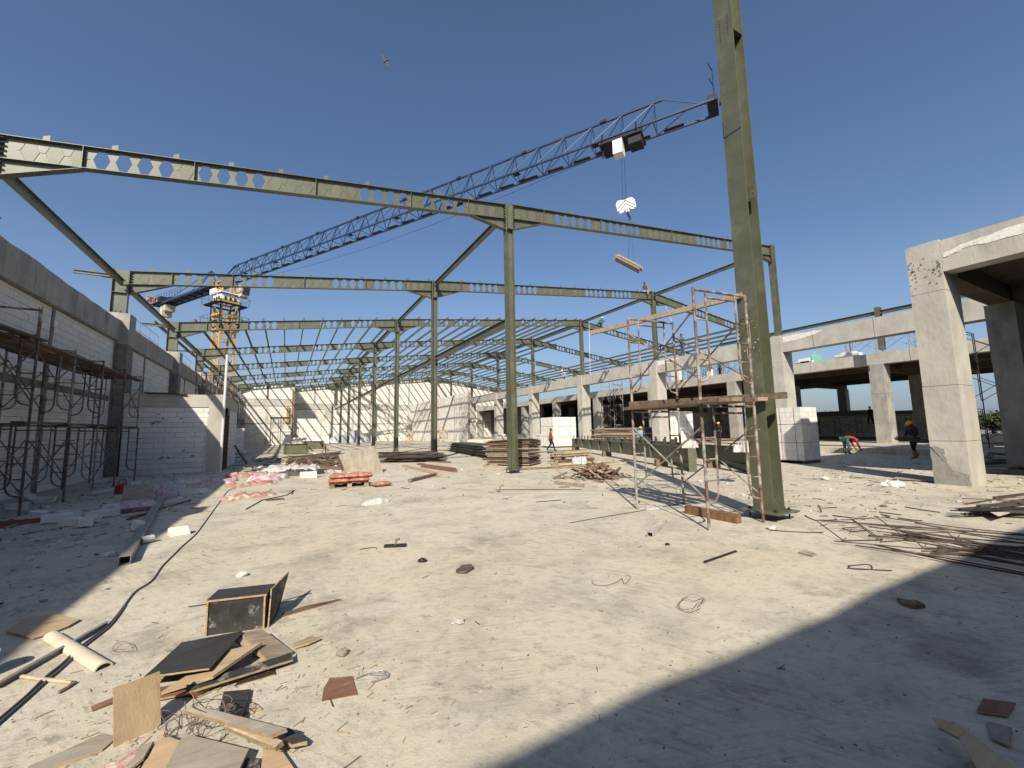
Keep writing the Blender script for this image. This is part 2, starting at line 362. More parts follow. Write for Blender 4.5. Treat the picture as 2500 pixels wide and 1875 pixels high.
for k in range(-1, 7):
    y0, y1 = FY(k)+.42, FY(k+1)-.42
    lab = 'beside the camera' if k < 1 else ['', 'nearest to the camera', 'second from the camera', 'third from the camera', 'fourth from the camera', 'fifth from the camera', 'last before the end wall'][k]
    t = thing('tie_beam', (-6.6, (y0+y1)/2, 5.6), f'grey concrete beam on top of the left wall, bay {lab}' if k >= 1 else ('grey concrete beam on the left wall behind the camera' if k < 0 else 'grey concrete beam on the left wall beside the camera'), 'beam', 'concrete beams on the left wall')
    mb = MB(); n = 14; prof = []
    for i in range(n+1):
        yy = y0+(y1-y0)*i/n; prof.append((yy, 6.5+R.uniform(-.035, .02)+(.05 if k == 1 and i < 4 else 0)))
    for i in range(n):
        (ya, za), (yb, zb) = prof[i], prof[i+1]
        mb.hexa([(-6.95, ya, 5.62), (-6.3, ya, 5.62), (-6.3, yb, 5.62), (-6.95, yb, 5.62), (-6.95, ya, za), (-6.3, ya, za), (-6.3, yb, zb), (-6.95, yb, zb)])
    ob('beam', mb, CONCW, t)
    if k >= 1:
        mb = MB()
        for i in range(3):
            yy = y0+(y1-y0)*(i+.7)/3.3; mb.bx(-6.31, yy-.008, 5.64, -6.296, yy+.008, 6.44)
        mb.bx(-6.52, y0, 5.585, -6.44, y1, 5.62); ob('formwork_joint', mb, CONCD, t)
    w = thing('block_wall', (-6.5, (y0+y1)/2, 0), f'white aerated block wall panel under the left beam, bay {lab}' if k >= 1 else ('white block wall panel of the left side behind the camera' if k < 0 else 'white block wall panel of the left side beside the camera'), 'wall', 'block wall panels of the left side')
    ob('mortar', MB().bx(-6.7, y0, 0, -6.466, y1, 5.6), MORT, w)
    if k >= 1:
        ym = (y0+y1)/2-.9
        ob('lintel_band', MB().bx(-6.6, y0, 3.13, -6.448, y1, 3.27), CONCD, w)
        mb = MB()
        z = 0
        while z < 5.6:
            h = min(R.uniform(.12, .3), 5.6-z); mb.bx(-6.6, ym-.07-R.uniform(0, .03), z, -6.44+R.uniform(0, .01), ym+.07+R.uniform(0, .03), z+h); z += h
        ob('stiffener_post', mb, CONCD, w)
        ob('edge_strip', MB().bx(-6.6, y1-.12, 0, -6.445, y1-.06, 5.58), PVC, w)
        see = (lambda a, z: a > 13.2) if k == 1 else ((lambda a, z: z > 3.2) if k in (2, 3) else None)
        block_wall(w, 'Y', -6.458, y0, y1, 0, 5.6, 300, see=see, far=(k > 3), cut=lambda s, e, z: 3.13 < z < 3.27)
# rear wall of the hall, behind the camera, whose shade falls across the foreground
t = thing('block_wall', (8, FY(-1), 0), 'white aerated block wall closing the hall behind the camera', 'wall')
ob('mortar', MB().bx(-6.0, FY(-1)-.2, 0, 30, FY(-1)+.0, 6.0), MORT, t)
block_wall(t, 'X', FY(-1)-.21, -6, 30, 0, 6.0, far=True)
mb = MB(); x = -6.0
while x < 30:
    x2 = min(x+.5, 30); za, zb = (6.42+.018*math.sin(q*1.9)+.012*math.sin(q*4.3) for q in (x, x2)); mb.hexa([(x, FY(-1)-.32, 6.0), (x2, FY(-1)-.32, 6.0), (x2, FY(-1)+.12, 6.0), (x, FY(-1)+.12, 6.0), (x, FY(-1)-.32, za), (x2, FY(-1)-.32, zb), (x2, FY(-1)+.12, zb), (x, FY(-1)+.12, za)]); x = x2
ob('beam', mb, CONCW, t)

# ---------------------------------------------------------------- small block building in front of the left wall
SY = 22.86
t = thing('block_building', (-4.3, 25.9, 0), 'low white block building with concrete band against the left wall', 'building')
ob('mortar', MB().bx(-6.0, SY+.03, 0, -3.05, SY+.2, 2.86).bx(-2.75, SY+1.9, 0, -2.58, SY+6.3, 2.86), MORT, t)
block_wall(t, 'X', SY+.022, -5.98, -3.08, 0, 2.85, 300)
block_wall(t, 'Y', -2.572, SY+1.95, SY+6.3, 0, 2.85, 300)
ob('ring_beam', MB().bx(-6.0, SY-.01, 2.86, -3.07, SY+.22, 3.42).bx(-2.8, SY+.5, 2.86, -2.56, SY+6.35, 3.40), CONC, t)
mb = MB(); z = 0
while z < 3.43:
    h = min(R.uniform(.1, .25), 3.44-z); mb.bx(-3.08-R.uniform(0, .05), SY-.02, z, -2.55, SY+.5, z+h); z += h
ob('corner_post', mb, CONC, t)
ob('roof_slab', MB().bx(-6.0, SY+.22, 3.3, -2.8, SY+6.3, 3.41), CONC, t)
ob('door_frame', MB().bx(-2.72, SY+1.02, 0, -2.5, SY+1.1, 2.9).bx(-2.72, SY+1.86, 0, -2.5, SY+1.94, 2.9).bx(-2.72, SY+1.02, 2.55, -2.5, SY+1.94, 2.86), WOODD, t)
ob('door_shade_sheet', MB().bx(-5.8, SY+3.0, 0, -2.9, SY+3.1, 2.9), CONCD, t)  # dark sheet set behind the doorway in place of real shade
mb = MB()
for q in range(14):
    a = R.uniform(-5.2, -3.3); z = R.choice((.7, 1.0, 2.2, 2.3, 2.5)) + R.uniform(-.1, .1)
    mb.box((a, SY+.013, z), (R.uniform(.05, .16), .01, R.uniform(.02, .06)), Matrix.Rotation(R.uniform(-.5, .5), 3, 'Y'))
ob('mortar_smear', mb, CONCD, t)
for i, (x0, x1, yy) in enumerate([(-5.35, -3.95, 22.7), (-3.9, -3.3, 24.2)]):
    tag(ob('plank', MB().bx(x0, yy, 3.435, x1, yy+.35, 3.475), WOODD), ['long dark plank lying on the roof edge of the low block building', 'short dark plank lying on the roof of the low block building'][i], 'plank')
b = G(530, 1153); mb = MB().tube((b.x+.12, b.y-.12, 0), (b.x+.13, b.y-.05, 5.2), .055, 10)
tag(ob('white_pipe', mb, PVC), 'tall white plastic pipe standing at the corner of the low block building', 'pipe')

# ---------------------------------------------------------------- end walls
def roofz(x):
    if x < XC: return 8.80+.1265*(x-XL)
    if x < XR: return 10.58+.1075*(x-XC)
    return 12.53-.134*(x-XR)
def end_wall(label, Y, x0, x1, posts, top=None):
    t = thing('block_wall', ((x0+x1)/2, Y, 0), label, 'wall', 'end walls of the hall')
    top = top or (lambda x: roofz(x)-.15)
    mb = MB(); n = max(2, int((x1-x0)/1.5))
    for i in range(n):
        a, b = x0+(x1-x0)*i/n, x0+(x1-x0)*(i+1)/n
        mb.hexa([(a, Y+.03, 0), (b, Y+.03, 0), (b, Y+.24, 0), (a, Y+.24, 0), (a, Y+.03, top(a)), (b, Y+.03, top(b)), (b, Y+.24, top(b)), (a, Y+.24, top(a))])
    ob('mortar', mb, MORT, t)
    block_wall(t, 'X', Y+.02, x0, x1, 0, 12.6, far=True, cut=lambda s, e, z: z+.1 > top((s+e)/2) or 5.8 < z < 6.72 or 3.1 < z < 3.28)
    ob('tie_beam', MB().bx(x0, Y-.05, 5.8, x1, Y+.26, 6.72), CONC, t)
    ob('lintel_band', MB().bx(x0, Y+.005, 3.1, x1, Y+.2, 3.28), CONCW, t)
    for x in posts:
        ob('stiffener_post', MB().bx(x-.13, Y+.0, 6.72, x+.13, Y+.2, top(x)), WOODD if x % 2 > 1 else CONCW, t)
        ob('stiffener_post', MB().bx(x-.16, Y-.01, 0, x+.16, Y+.2, 5.8), CONC, t)
    return t
t = end_wall('sunlit white block end wall, nearer left section beside the step in the wall', FY(7)+.3, -6.0, .95, (-2.6, .82))
ob('step_return', MB().bx(.7, FY(7)+.54, 0, .95, FY(8), roofz(.9)-.2), AACF, t)
t = end_wall('sunlit white block end wall, deeper main section striped by purlin shadows', FY(8)+.3, .95, 42, (4.2, 10.6, 13.8, 17.0, 20.8))
for x in (6.4, 14.0, 21.0): ob('pilaster', MB().bx(x-.5, FY(8)-.3, 0, x+.5, FY(8)+.2, 6.8), CONC, t)
mb = MB().bx(-.05, FY(7)-.02, 3.3, .3, FY(7)+.2, 5.7).bx(.6, FY(7)-.06, 1.5, .72, FY(7)+.2, 8.0).bx(.8, FY(7)-.06, 3.3, .92, FY(7)+.2, 8.0)
tag(ob('formwork', mb, mat('orange_formwork', (.40, .22, .10), (.22, .13, .075), 1.5, .8, 0, dirt=(.5, .42, .3), dscale=1)), 'orange wooden formwork left on the step of the end wall', 'formwork')
# right inner wall
t = thing('block_wall', (21.3, 66, 0), 'sunlit white block wall on the right of the hall with long sloping shadows', 'wall')
ob('mortar', MB().bx(21.24, FY(5)-.3, 0, 21.5, FY(8)+.25, 6.75), MORT, t)
mb = MB(); r = 0; z = 0
while z < 6.7:
    a = FY(5)-.3-(.3 if r % 2 else 0)
    while a < FY(8)+.2:
        s, e = max(a, FY(5)-.3), min(a+.6, FY(8)+.2)
        if e-s > .1: mb.bx(21.23-R.uniform(0, .004), s+.007, z+.007, 21.3, e-.007, min(z+.2, 6.75)-.007)
        a += .6
    z += .2; r += 1
kind(ob('block', mb, AACF, t), 'stuff')
for y in (FY(5)-.2, 56.5, 61, 66, 71, 75.5): ob('stiffener_post', MB().bx(21.215, y-.08, 0, 21.28, y+.08, 6.76), CONC, t)

# ---------------------------------------------------------------- right side: columns, beams, inner building
def conc_col(x0, x1, y0, y1, z1, label, group=None, joints=(1.05, 2.6, 4.7), m=CONC, pits=False, z0=0.0):
    t = thing('concrete_column', ((x0+x1)/2, (y0+y1)/2, z0), label, 'column', group)
    zz = [z0] + [j for j in joints if z0 < j < z1-.2] + [z1]; mb = MB()
    for i in range(len(zz)-1):
        e = R.uniform(-.004, .007); mb.bx(x0-e, y0-e, zz[i], x1+e, y1+e, zz[i+1]-(.014 if i < len(zz)-2 else 0))
        if i < len(zz)-2: mb.bx(x0+.012, y0+.012, zz[i+1]-.014, x1-.012, y1-.012, zz[i+1])
    ob('shaft', mb, m, t)
    return t
def patch(t, name, M, pts, m, th=.006):          # thin ragged skin of plaster on a face; pts in the face's (u, z); M maps to world
    poly = []
    for i in range(len(pts)):
        a, b = pts[i], pts[(i+1) % len(pts)]
        for q in range(5):
            f = q/5; poly.append(M(a[0]+(b[0]-a[0])*f+R.uniform(-.025, .025), a[1]+(b[1]-a[1])*f+R.uniform(-.025, .025), 0))
    o = M(0, 0, 0); d = M(0, 0, 1)-o
    return ob(name, MB().prism(poly, d*th), m, t)
for k in range(1, 9):
    y = FY(k); top = 6.86
    t = conc_col(25.42, 26.45, y-.36, y+.36, top, f'sunlit square concrete column of the right row carrying a green post, {ORD[k]} from the camera', 'concrete columns of the right row', (1.3, 3.4, 5.3))
for k in range(0, 8):
    y0, y1 = FY(k)+.37, FY(k+1)-.37
    t = thing('concrete_beam', (25.9, (y0+y1)/2, 5.86), f'long pale concrete beam between the right row columns, bay {["beside the foreground column", "nearest", "second", "third", "fourth", "fifth", "sixth", "farthest"][k]}{"" if k == 0 else " behind the steel column row"}', 'beam', 'concrete beams of the right row')
    mb = MB(); n = 10
    for i in range(n):
        a, b = y0+(y1-y0)*i/n, y0+(y1-y0)*(i+1)/n; za, zb = 6.83+.03*math.sin(i*2.1+k), 6.83+.03*math.sin((i+1)*2.1+k)
        mb.hexa([(25.5, a, 5.86), (26.2, a, 5.86), (26.2, b, 5.86), (25.5, b, 5.86), (25.5, a, za), (26.2, a, za), (26.2, b, zb), (25.5, b, zb)])
    ob('beam', mb, CONC, t)
    mb = MB()
    for i in range(3):
        yy = y0+(y1-y0)*(i+.6)/3.2; mb.bx(25.493, yy-.01, 5.88, 25.51, yy+.01, 6.78)
    ob('formwork_joint', mb, CONCD, t)
    if k in (0, 1): patch(t, 'plaster_patch', lambda u, z, w: Vector((25.495-w, y1-u, z)), [(.05, 6.75), (1.6, 6.78), (2.2, 6.7), (1.5, 6.5), (.7, 6.42), (.05, 6.4)], PLAS)
# inner row
DX = 35.6
for k in range(0, 9):
    y = FY(k)-1.1 if k == 1 else FY(k)
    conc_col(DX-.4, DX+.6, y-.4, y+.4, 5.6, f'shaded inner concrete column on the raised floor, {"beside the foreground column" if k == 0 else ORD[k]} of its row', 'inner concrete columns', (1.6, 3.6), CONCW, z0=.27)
for k in range(0, 8):
    y0, y1 = FY(k), FY(k+1)
    t = thing('concrete_beam', (DX, (y0+y1)/2, 5.5), f'inner concrete edge beam of the upper deck, bay {["beside the foreground column", "nearest", "second", "third", "fourth", "fifth", "sixth", "farthest"][k]} of its row', 'beam', 'edge beams of the upper deck')
    ob('beam', MB().bx(DX-.3, y0+.003, 5.6, DX+.4, y1-.003, 6.38), CONC, t)
    mb = MB()
    for i in range(2):
        yy = y0+(y1-y0)*(i+.8)/2.6; mb.bx(DX-.308, yy-.012, 5.62, DX-.29, yy+.012, 6.34)
    ob('formwork_joint', mb, CONCD, t)
t = thing('deck_slab', (45, 40, 6.0), 'concrete upper deck of the right building seen from below', 'slab')
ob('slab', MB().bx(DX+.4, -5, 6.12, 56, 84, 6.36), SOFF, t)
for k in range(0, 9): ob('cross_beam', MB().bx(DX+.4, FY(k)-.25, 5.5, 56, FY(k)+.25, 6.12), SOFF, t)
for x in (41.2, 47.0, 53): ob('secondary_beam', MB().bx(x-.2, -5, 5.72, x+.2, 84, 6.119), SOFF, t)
for k in range(1, 9):
    for x in (45.5, 55.5):
        if x > 50 and k > 3: continue
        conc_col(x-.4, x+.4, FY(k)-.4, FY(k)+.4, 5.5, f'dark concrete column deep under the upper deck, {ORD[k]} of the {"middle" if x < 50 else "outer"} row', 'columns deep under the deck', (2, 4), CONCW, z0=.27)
t = thing('parapet_wall', (52, 14, .27), 'low shaded block wall at the far edge of the right building', 'wall')
ob('wall', MB().bx(51.0, 14.9, .27, 51.25, 30, 2.75).bx(51.0, 19.6, 2.75, 51.25, 30, 2.95), MORT, t)
block_wall(t, 'Y', 50.99, 14.9, 30, .27, 2.4, far=True)
for i, (xx, ya, yb) in enumerate([(47.0, 31.5, 84), (38.5, 60, 84)]):
    t = thing('block_wall', (xx, (ya+yb)/2, .27), ['unlit block wall deep inside the right building', 'block wall closing the far end of the right building'][i], 'wall')
    ob('wall', MB().bx(xx, ya, .27, xx+.25, yb, 6.1), CONCD, t)  # block walls coloured dark to deepen the interior shade
    if i == 0:
        block_wall(t, 'Y', xx-.01, ya, 40, .27, 3.4, far=True)
# structure of the foreground column
C0 = conc_col(14.95, 16.05, 3.78, 4.46, 6.4, 'big pale concrete column in the right foreground with a grey repair at its foot', None, (1.12, 2.55, 5.05), CONC)
fx = lambda u, z, w: Vector((14.943-w, 4.46-u, z)); fy = lambda u, z, w: Vector((14.95+u, 3.772-w, z))
patch(C0, 'cement_patch', fx, [(.0, .0), (.66, .0), (.66, .3), (.36, .38), (.27, .6), (.25, .92), (.12, 1.0), (.0, .95)], WETC)
mb = MB()
for q in range(60):
    u = min(.66, max(.01, abs(R.gauss(0, .28)) if R.random() < .5 else .66-abs(R.gauss(0, .12)))); z = R.gauss(5.6, .17)
    mb.box(fx(u, z, .001), (.012, R.uniform(.008, .035), R.uniform(.006, .025)))
kind(ob('honeycomb_pit', mb, CONCD, C0), 'stuff')
t = thing('concrete_beam', (15.2, -.6, 5.5), 'deep concrete edge beam with a white plaster patch, running out of the picture at right', 'beam')
ob('beam', MB().bx(14.98, -5.0, 5.52, 15.5, 3.775, 6.36), CONC, t)
patch(t, 'plaster_patch', lambda u, z, w: Vector((14.977-w, 3.77-u, z)), [(.05, 5.86), (.5, 5.98), (1.3, 5.95), (2.4, 6.05), (3.2, 6.2), (2.2, 6.25), (1.3, 6.2), (.6, 6.12), (.05, 6.02)], PLAS)
t = thing('concrete_beam', (18.5, 4.2, 5.5), 'shaded cross beam from the right foreground column to the right edge column', 'beam')
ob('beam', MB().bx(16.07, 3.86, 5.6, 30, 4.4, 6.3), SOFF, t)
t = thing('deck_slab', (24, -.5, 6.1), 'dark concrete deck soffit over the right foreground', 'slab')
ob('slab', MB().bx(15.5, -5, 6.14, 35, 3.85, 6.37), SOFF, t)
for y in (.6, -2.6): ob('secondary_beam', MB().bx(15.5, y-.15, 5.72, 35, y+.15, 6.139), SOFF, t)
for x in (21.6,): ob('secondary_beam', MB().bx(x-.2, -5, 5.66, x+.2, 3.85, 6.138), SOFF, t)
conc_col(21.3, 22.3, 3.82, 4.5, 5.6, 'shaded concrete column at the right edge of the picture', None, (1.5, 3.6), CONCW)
t = thing('parapet_wall', (45, 5, 0), 'low white wall in the sun beyond the right building', 'wall')
ob('wall', MB().bx(47, 6.2, 0, 47.2, 12.2, .66), WHT, t)
# ================================================================ steel frames
PITCHX = .43
def hexpts(cx, zc, s=1.0): return [(cx-.166*s, zc), (cx-.076*s, zc+.238*s), (cx+.076*s, zc+.238*s), (cx+.166*s, zc), (cx+.076*s, zc-.238*s), (cx-.076*s, zc-.238*s)]
CLEAT = shared('cleat', MB().prism([(-.06, -.004, 0), (.065, -.004, 0), (.065, -.004, .2), (-.06, -.004, .14)], (0, .008, 0)).bx(-.06, 0, 0, .06, .08, .008), STEELP)
_hp = {}
def hexplate(sl):
    if sl not in _hp: _hp[sl] = shared('hexagon_plate', MB().prism([(x, -.0085, z+sl*x) for x, z in hexpts(0, 0, .985)], (0, .017, 0)), STEELP)
    return _hp[sl]
def rafter(k, x0, x1, openx, stiff, label, hl=1.45, hr=1.45, detail=2, cl=None, group='castellated roof rafters', grp_bolts=True):
    """Castellated I-beam in the plane Y=FY(k) from x0 to x1; openx are the x of open hexagons, the rest of the row is plated."""
    y = FY(k); sl = (roofz(x1)-roofz(x0))/(x1-x0); zt = lambda x: roofz(x0)+sl*(x-x0); D = .60
    t = thing('roof_rafter', ((x0+x1)/2, y, zt((x0+x1)/2)-D), label, 'rafter', group)
    mb = MB(); sh = lambda x, dz: zt(x)-dz
    # flanges
    def slab(xa, xb, dz0, dz1, w=.21):
        mb.hexa([(xa, y-w/2, sh(xa, dz1)), (xb, y-w/2, sh(xb, dz1)), (xb, y+w/2, sh(xb, dz1)), (xa, y+w/2, sh(xa, dz1)), (xa, y-w/2, sh(xa, dz0)), (xb, y-w/2, sh(xb, dz0)), (xb, y+w/2, sh(xb, dz0)), (xa, y+w/2, sh(xa, dz0))])
    slab(x0, x1, 0, .014); slab(x0, x1, D-.014, D)
    ob('flange', mb, STEEL, t)
    # web
    mb = MB(); zm = D/2; W2 = .006
    def face(pts):
        n = len(pts)
        a = [(x, y-W2, sh(x, dz)) for x, dz in pts]; b = [(x, y+W2, sh(x, dz)) for x, dz in pts]
        mb.add(a, [tuple(range(n))]); mb.add(b, [tuple(range(n-1, -1, -1))])
    def rim(pts):
        n = len(pts); a = [(x, y-W2, sh(x, dz)) for x, dz in pts]; b = [(x, y+W2, sh(x, dz)) for x, dz in pts]
        mb.add(a+b, [(i, (i+1) % n, (i+1) % n+n, i+n) for i in range(n)])
    allx = sorted(openx); T, B = .014, D-.014
    cells = []
    ph = allx[0] % PITCHX if allx else 0
    cx = x0 + ((ph - x0) % PITCHX)
    filled = []
    ox = list(allx)
    prev = x0
    for cx in ox:
        a, b = cx-PITCHX/2, cx+PITCHX/2
        if a > prev+.001: face([(prev, T), (prev, B), (a, B), (a, T)])
        else: a = prev
        face([(a, T), (a, zm), (cx-.166, zm), (cx-.076, zm-.238), (cx-.076, T)]); face([(cx-.076, T), (cx-.076, zm-.238), (cx+.076, zm-.238), (cx+.076, T)])
        face([(cx+.076, T), (cx+.076, zm-.238), (cx+.166, zm), (b, zm), (b, T)])
        face([(a, B), (cx-.076, B), (cx-.076, zm+.238), (cx-.166, zm), (a, zm)]); face([(cx-.076, B), (cx+.076, B), (cx+.076, zm+.238), (cx-.076, zm+.238)])
        face([(cx+.076, B), (b, B), (b, zm), (cx+.166, zm), (cx+.076, zm+.238)])
        rim([(cx-.166, zm), (cx-.076, zm-.238), (cx+.076, zm-.238), (cx+.166, zm), (cx+.076, zm+.238), (cx-.076, zm+.238)])
        prev = b
    if x1 > prev: face([(prev, T), (prev, B), (x1, B), (x1, T)])
    ob('web', mb, STEEL, t)
    # hexagon plates welded into the remaining cells, with the zigzag seam
    if detail >= 1 and ox:
        cand = []
        for a, b in zip([x0+.1]+[o+PITCHX/2 for o in ox], [o-PITCHX/2 for o in ox]+[x1-.1]):
            n = int((b-a)/PITCHX+.15)
            for i in range(n): cand.append(b-PITCHX*(i+.5) if a < x0+.2 else a+PITCHX*(i+.5))
        for cx in cand: piece('hexagon_plate', hexplate(sl), (cx, y, sh(cx, zm)), t)
        if detail >= 2:
            mb = MB()
            for cx in cand:
                pts = [(x, sh(x, zm)+z) for x, z in hexpts(cx, 0, 1.0)]
                for i in range(6):
                    a, b = pts[i], pts[(i+1) % 6]
                    for sd_ in (-1, 1): mb.bar((a[0], y+sd_*.0095, a[1]), (b[0], y+sd_*.0095, b[1]), .005, .011, (0, 1, 0))
                for u in (-1, 1): mb.bar((cx+u*.166, y-.008, sh(cx+u*.166, zm)), (cx+u*.215, y-.008, sh(cx+u*.215, zm)), .005, .011, (0, 1, 0))
            ob('weld_seam', mb, STEELP, t)
    # stiffeners
    for x in stiff: ob('stiffener', MB().bx(x-.006, y-.1, sh(x, B), x+.006, y-W2, sh(x, T)).bx(x-.006, y+W2, sh(x, B), x+.006, y+.1, sh(x, T)), STEELP, t)
    # haunches
    for xe, h, s in ((x0, hl, 1), (x1, hr, -1)):
        if not h: continue
        xs = xe+s*h; mb = MB()
        p = [(xe, y-W2, sh(xe, D)), (xs, y-W2, sh(xs, D)), (xe, y-W2, sh(xe, D)-.43)]
        mb.prism(p, (0, 2*W2, 0))
        mb.hexa([(xe, y-.105, sh(xe, D)-.444), (xs, y-.105, sh(xs, D)-.014), (xs, y+.105, sh(xs, D)-.014), (xe, y+.105, sh(xe, D)-.444), (xe, y-.105, sh(xe, D)-.43), (xs, y-.105, sh(xs, D)), (xs, y+.105, sh(xs, D)), (xe, y+.105, sh(xe, D)-.43)])
        ob('haunch', mb, STEEL, t)
        ob('end_plate', MB().bx(min(xe, xe-s*.02), y-.115, sh(xe, D)-.46, max(xe, xe-s*.02), y+.115, sh(xe, 0)+.02), STEELP, t)
        if k <= 3:
            mb = MB()
            for i in range(8):
                z = sh(xe, .06)-i*.122
                for yy in (-.065, .065): mb.tube((xe, y+yy, z), (xe+s*.075, y+yy, z), .024, 6)
            ob('bolt', mb, BLK, t)
    for x in cl or []: piece('cleat', CLEAT, (x, y, zt(x)+.001), t)
    return t
OL = [-4.46, -4.03, -3.6, -3.16, -2.29, -1.86, -1.43, -1.0, 2.04, 2.46, 2.89, 3.31, 4.17, 4.6, 5.03, 5.46]
SL = [-4.8, -2.53, .54, 3.57, 5.75]
OR_ = [9.9, 10.33, 10.76, 11.18, 11.61, 12.47, 12.9, 13.33, 13.76, 14.18, 14.6, 19.1, 19.53, 19.96, 20.39, 20.82, 21.65, 22.08, 22.5, 22.93, 23.36]
SR = [9.16, 12.27, 16.95, 21.24, 24.4]
CLL = [-5.5+1.265*i for i in range(11)]; CLR = [8.03+1.242*i for i in range(15)]
OD = [29.6, 30.03, 30.46, 31.2, 31.63, 32.06, 35.2, 35.63, 36.06, 37.0, 37.43, 37.86, 40.5, 40.93, 41.36]
SDN = [27.5, 30.85, 34.0, 36.5, 39.5]; CLD = [26.9+1.242*i for i in range(13)]
RANK = {1: 'nearest frame', 2: 'second frame', 3: 'third frame', 4: 'fourth frame', 5: 'fifth frame', 6: 'sixth frame', 7: 'seventh frame', 8: 'end wall frame'}
for k in range(1, 9):
    d = 2 if k <= 2 else (1 if k == 3 else 0)
    rafter(k, XL+.06, XC-.17, OL, SL, f'green castellated steel rafter with hexagon openings, left span of the {RANK[k]}', detail=d, cl=CLL)
    rafter(k, XC+.17, XR-.16, OR_, SR, f'green castellated steel rafter, right span of the {RANK[k]} up to the ridge', detail=min(d, 1), cl=CLR)
    if k >= 2: rafter(k, XR+.16, 43.0, OD, SDN, f'green steel rafter sloping down beyond the ridge, {RANK[k]}', hr=0, detail=0, cl=CLD)
def hsect(mb, x, y, z0, z1, a=.30, b=.30, tf=.014, tw=.01):   # flanges face +-X
    mb.bx(x-a/2, y-b/2, z0, x-a/2+tf, y+b/2, z1); mb.bx(x+a/2-tf, y-b/2, z0, x+a/2, y+b/2, z1)
    mb.bx(x-a/2+tf, y-tw/2, z0, x+a/2-tf, y+tw/2, z1); return mb
# ridge-line and centre posts
PAINT = mat('pale_paint_scratch', (.5, .5, .42), (.4, .4, .33), 20, .8, 0)
for k in range(0, 9):
    y = FY(k); x = XC if k else 7.42
    t = thing('steel_column', (x, y, 0), ('big olive green steel H-column in the right foreground standing on anchor bolts' if k == 0 else f'green steel H-column of the centre row, {ORD[k]} behind the foreground column'), 'column', 'steel columns of the centre row')
    zb = .15 if k < 8 else 6.72; a_, b_ = (.33, .35) if k == 0 else (.30, .30)
    top = roofz(XC)+.02 if k else 10.7
    ob('shaft', hsect(MB(), x, y, zb, top, a_, b_, .018 if k == 0 else .014), STEEL, t)
    if k == 0:
        ob('base_plate', MB().bx(x-.33, y-.33, zb-.025, x+.33, y+.33, zb), STEELP, t)
        ob('gusset', MB().prism([(x-.004, y-.19, zb), (x-.004, y-.32, zb), (x-.004, y-.19, zb+.22)], (.01, 0, 0)).prism([(x-.15, y-.19, zb), (x-.15, y-.3, zb), (x-.15, y-.19, zb+.2)], (.01, 0, 0)), STEELP, t)
        for ax in (-.2, .2):
            for ay in (-.22, .22): ob('anchor_bolt', MB().tube((x+ax, y+ay, 0), (x+ax, y+ay, zb+.05), .016, 6).tube((x+ax, y+ay, zb), (x+ax, y+ay, zb+.025), .03, 6), BLK, t)
        # splice line, connection plate with two holes and paint scratches on the camera side
        ob('splice_joint', MB().bx(x-a_/2-.004, y-b_/2, 7.13, x-a_/2+.002, y+b_/2-.01, 7.15).bx(x-a_/2-.005, y+b_/2-.012, 7.14, x-a_/2+.001, y+b_/2, 7.5), BLK, t)
        ob('connection_plate', MB().bx(x-.005, y-.27, 5.78, x+.007, y-.006, 6.03), STEELP, t)
        ob('connection_hole', MB().tube((x-.008, y-.2, 5.97), (x+.0, y-.2, 5.97), .012, 8).tube((x-.008, y-.2, 5.86), (x+.0, y-.2, 5.86), .012, 8), BLK, t)
        mb = MB(); rr = random.Random(5)
        for i in range(26): mb.box((x-a_/2-.001, y+rr.uniform(-.16, .12), rr.gauss(3.05, .35)), (.003, rr.uniform(.004, .03), rr.uniform(.004, .02)))
        mb.box((x-a_/2-.001, y-.02, 3.2), (.003, .006, .45)); mb.box((x-a_/2-.001, y+.05, 2.9), (.003, .008, .2))
        ob('paint_scratch', mb, PAINT, t)
        for (zz, rr_) in ((9.15, 4), (9.4, 4)):
            mb = MB()
            for q in range(4):
                for s in (-.08, .08): mb.tube((x-a_/2-.004, y+s, zz+.06*q), (x-a_/2+.003, y+s, zz+.06*q), .011, 6)
            ob('bolt_hole', mb, BLK, t)
        ob('stiffener', MB().bx(x-a_/2+.02, y-b_/2, 9.2, x+a_/2-.02, y-.006, 9.215), STEELP, t)
    else:
        if zb < 1:
            ob('base_plate', MB().bx(x-.25, y-.25, zb-.02, x+.25, y+.25, zb), STEELP, t)
            mb = MB()
            for ax in (-.17, .17):
                for ay in (-.17, .17): mb.tube((x+ax, y+ay, 0), (x+ax, y+ay, zb+.05), .016, 5)
            ob('anchor_bolt', mb, BLK, t)
        ob('stiffener', MB().bx(x-.13, y-.15, roofz(XC)-1.06, x+.13, y+.15, roofz(XC)-1.04), STEELP, t)
for k in range(1, 9):
    y = FY(k)
    t = thing('steel_post', (XR, y, 6.86), f'green steel post under the roof ridge on the right row, {RANK[k]}', 'post', 'ridge posts')
    ob('shaft', hsect(MB(), XR, y, 6.87, roofz(XR)+.12), STEEL, t)
    ob('base_plate', MB().bx(XR-.22, y-.22, 6.862, XR+.22, y+.22, 6.885), STEELP, t)
    if k == 1:
        ob('rust_patch', MB().bx(XR-.156, y-.12, 9.0, XR-.149, y+.12, 9.3), WOODD, t)
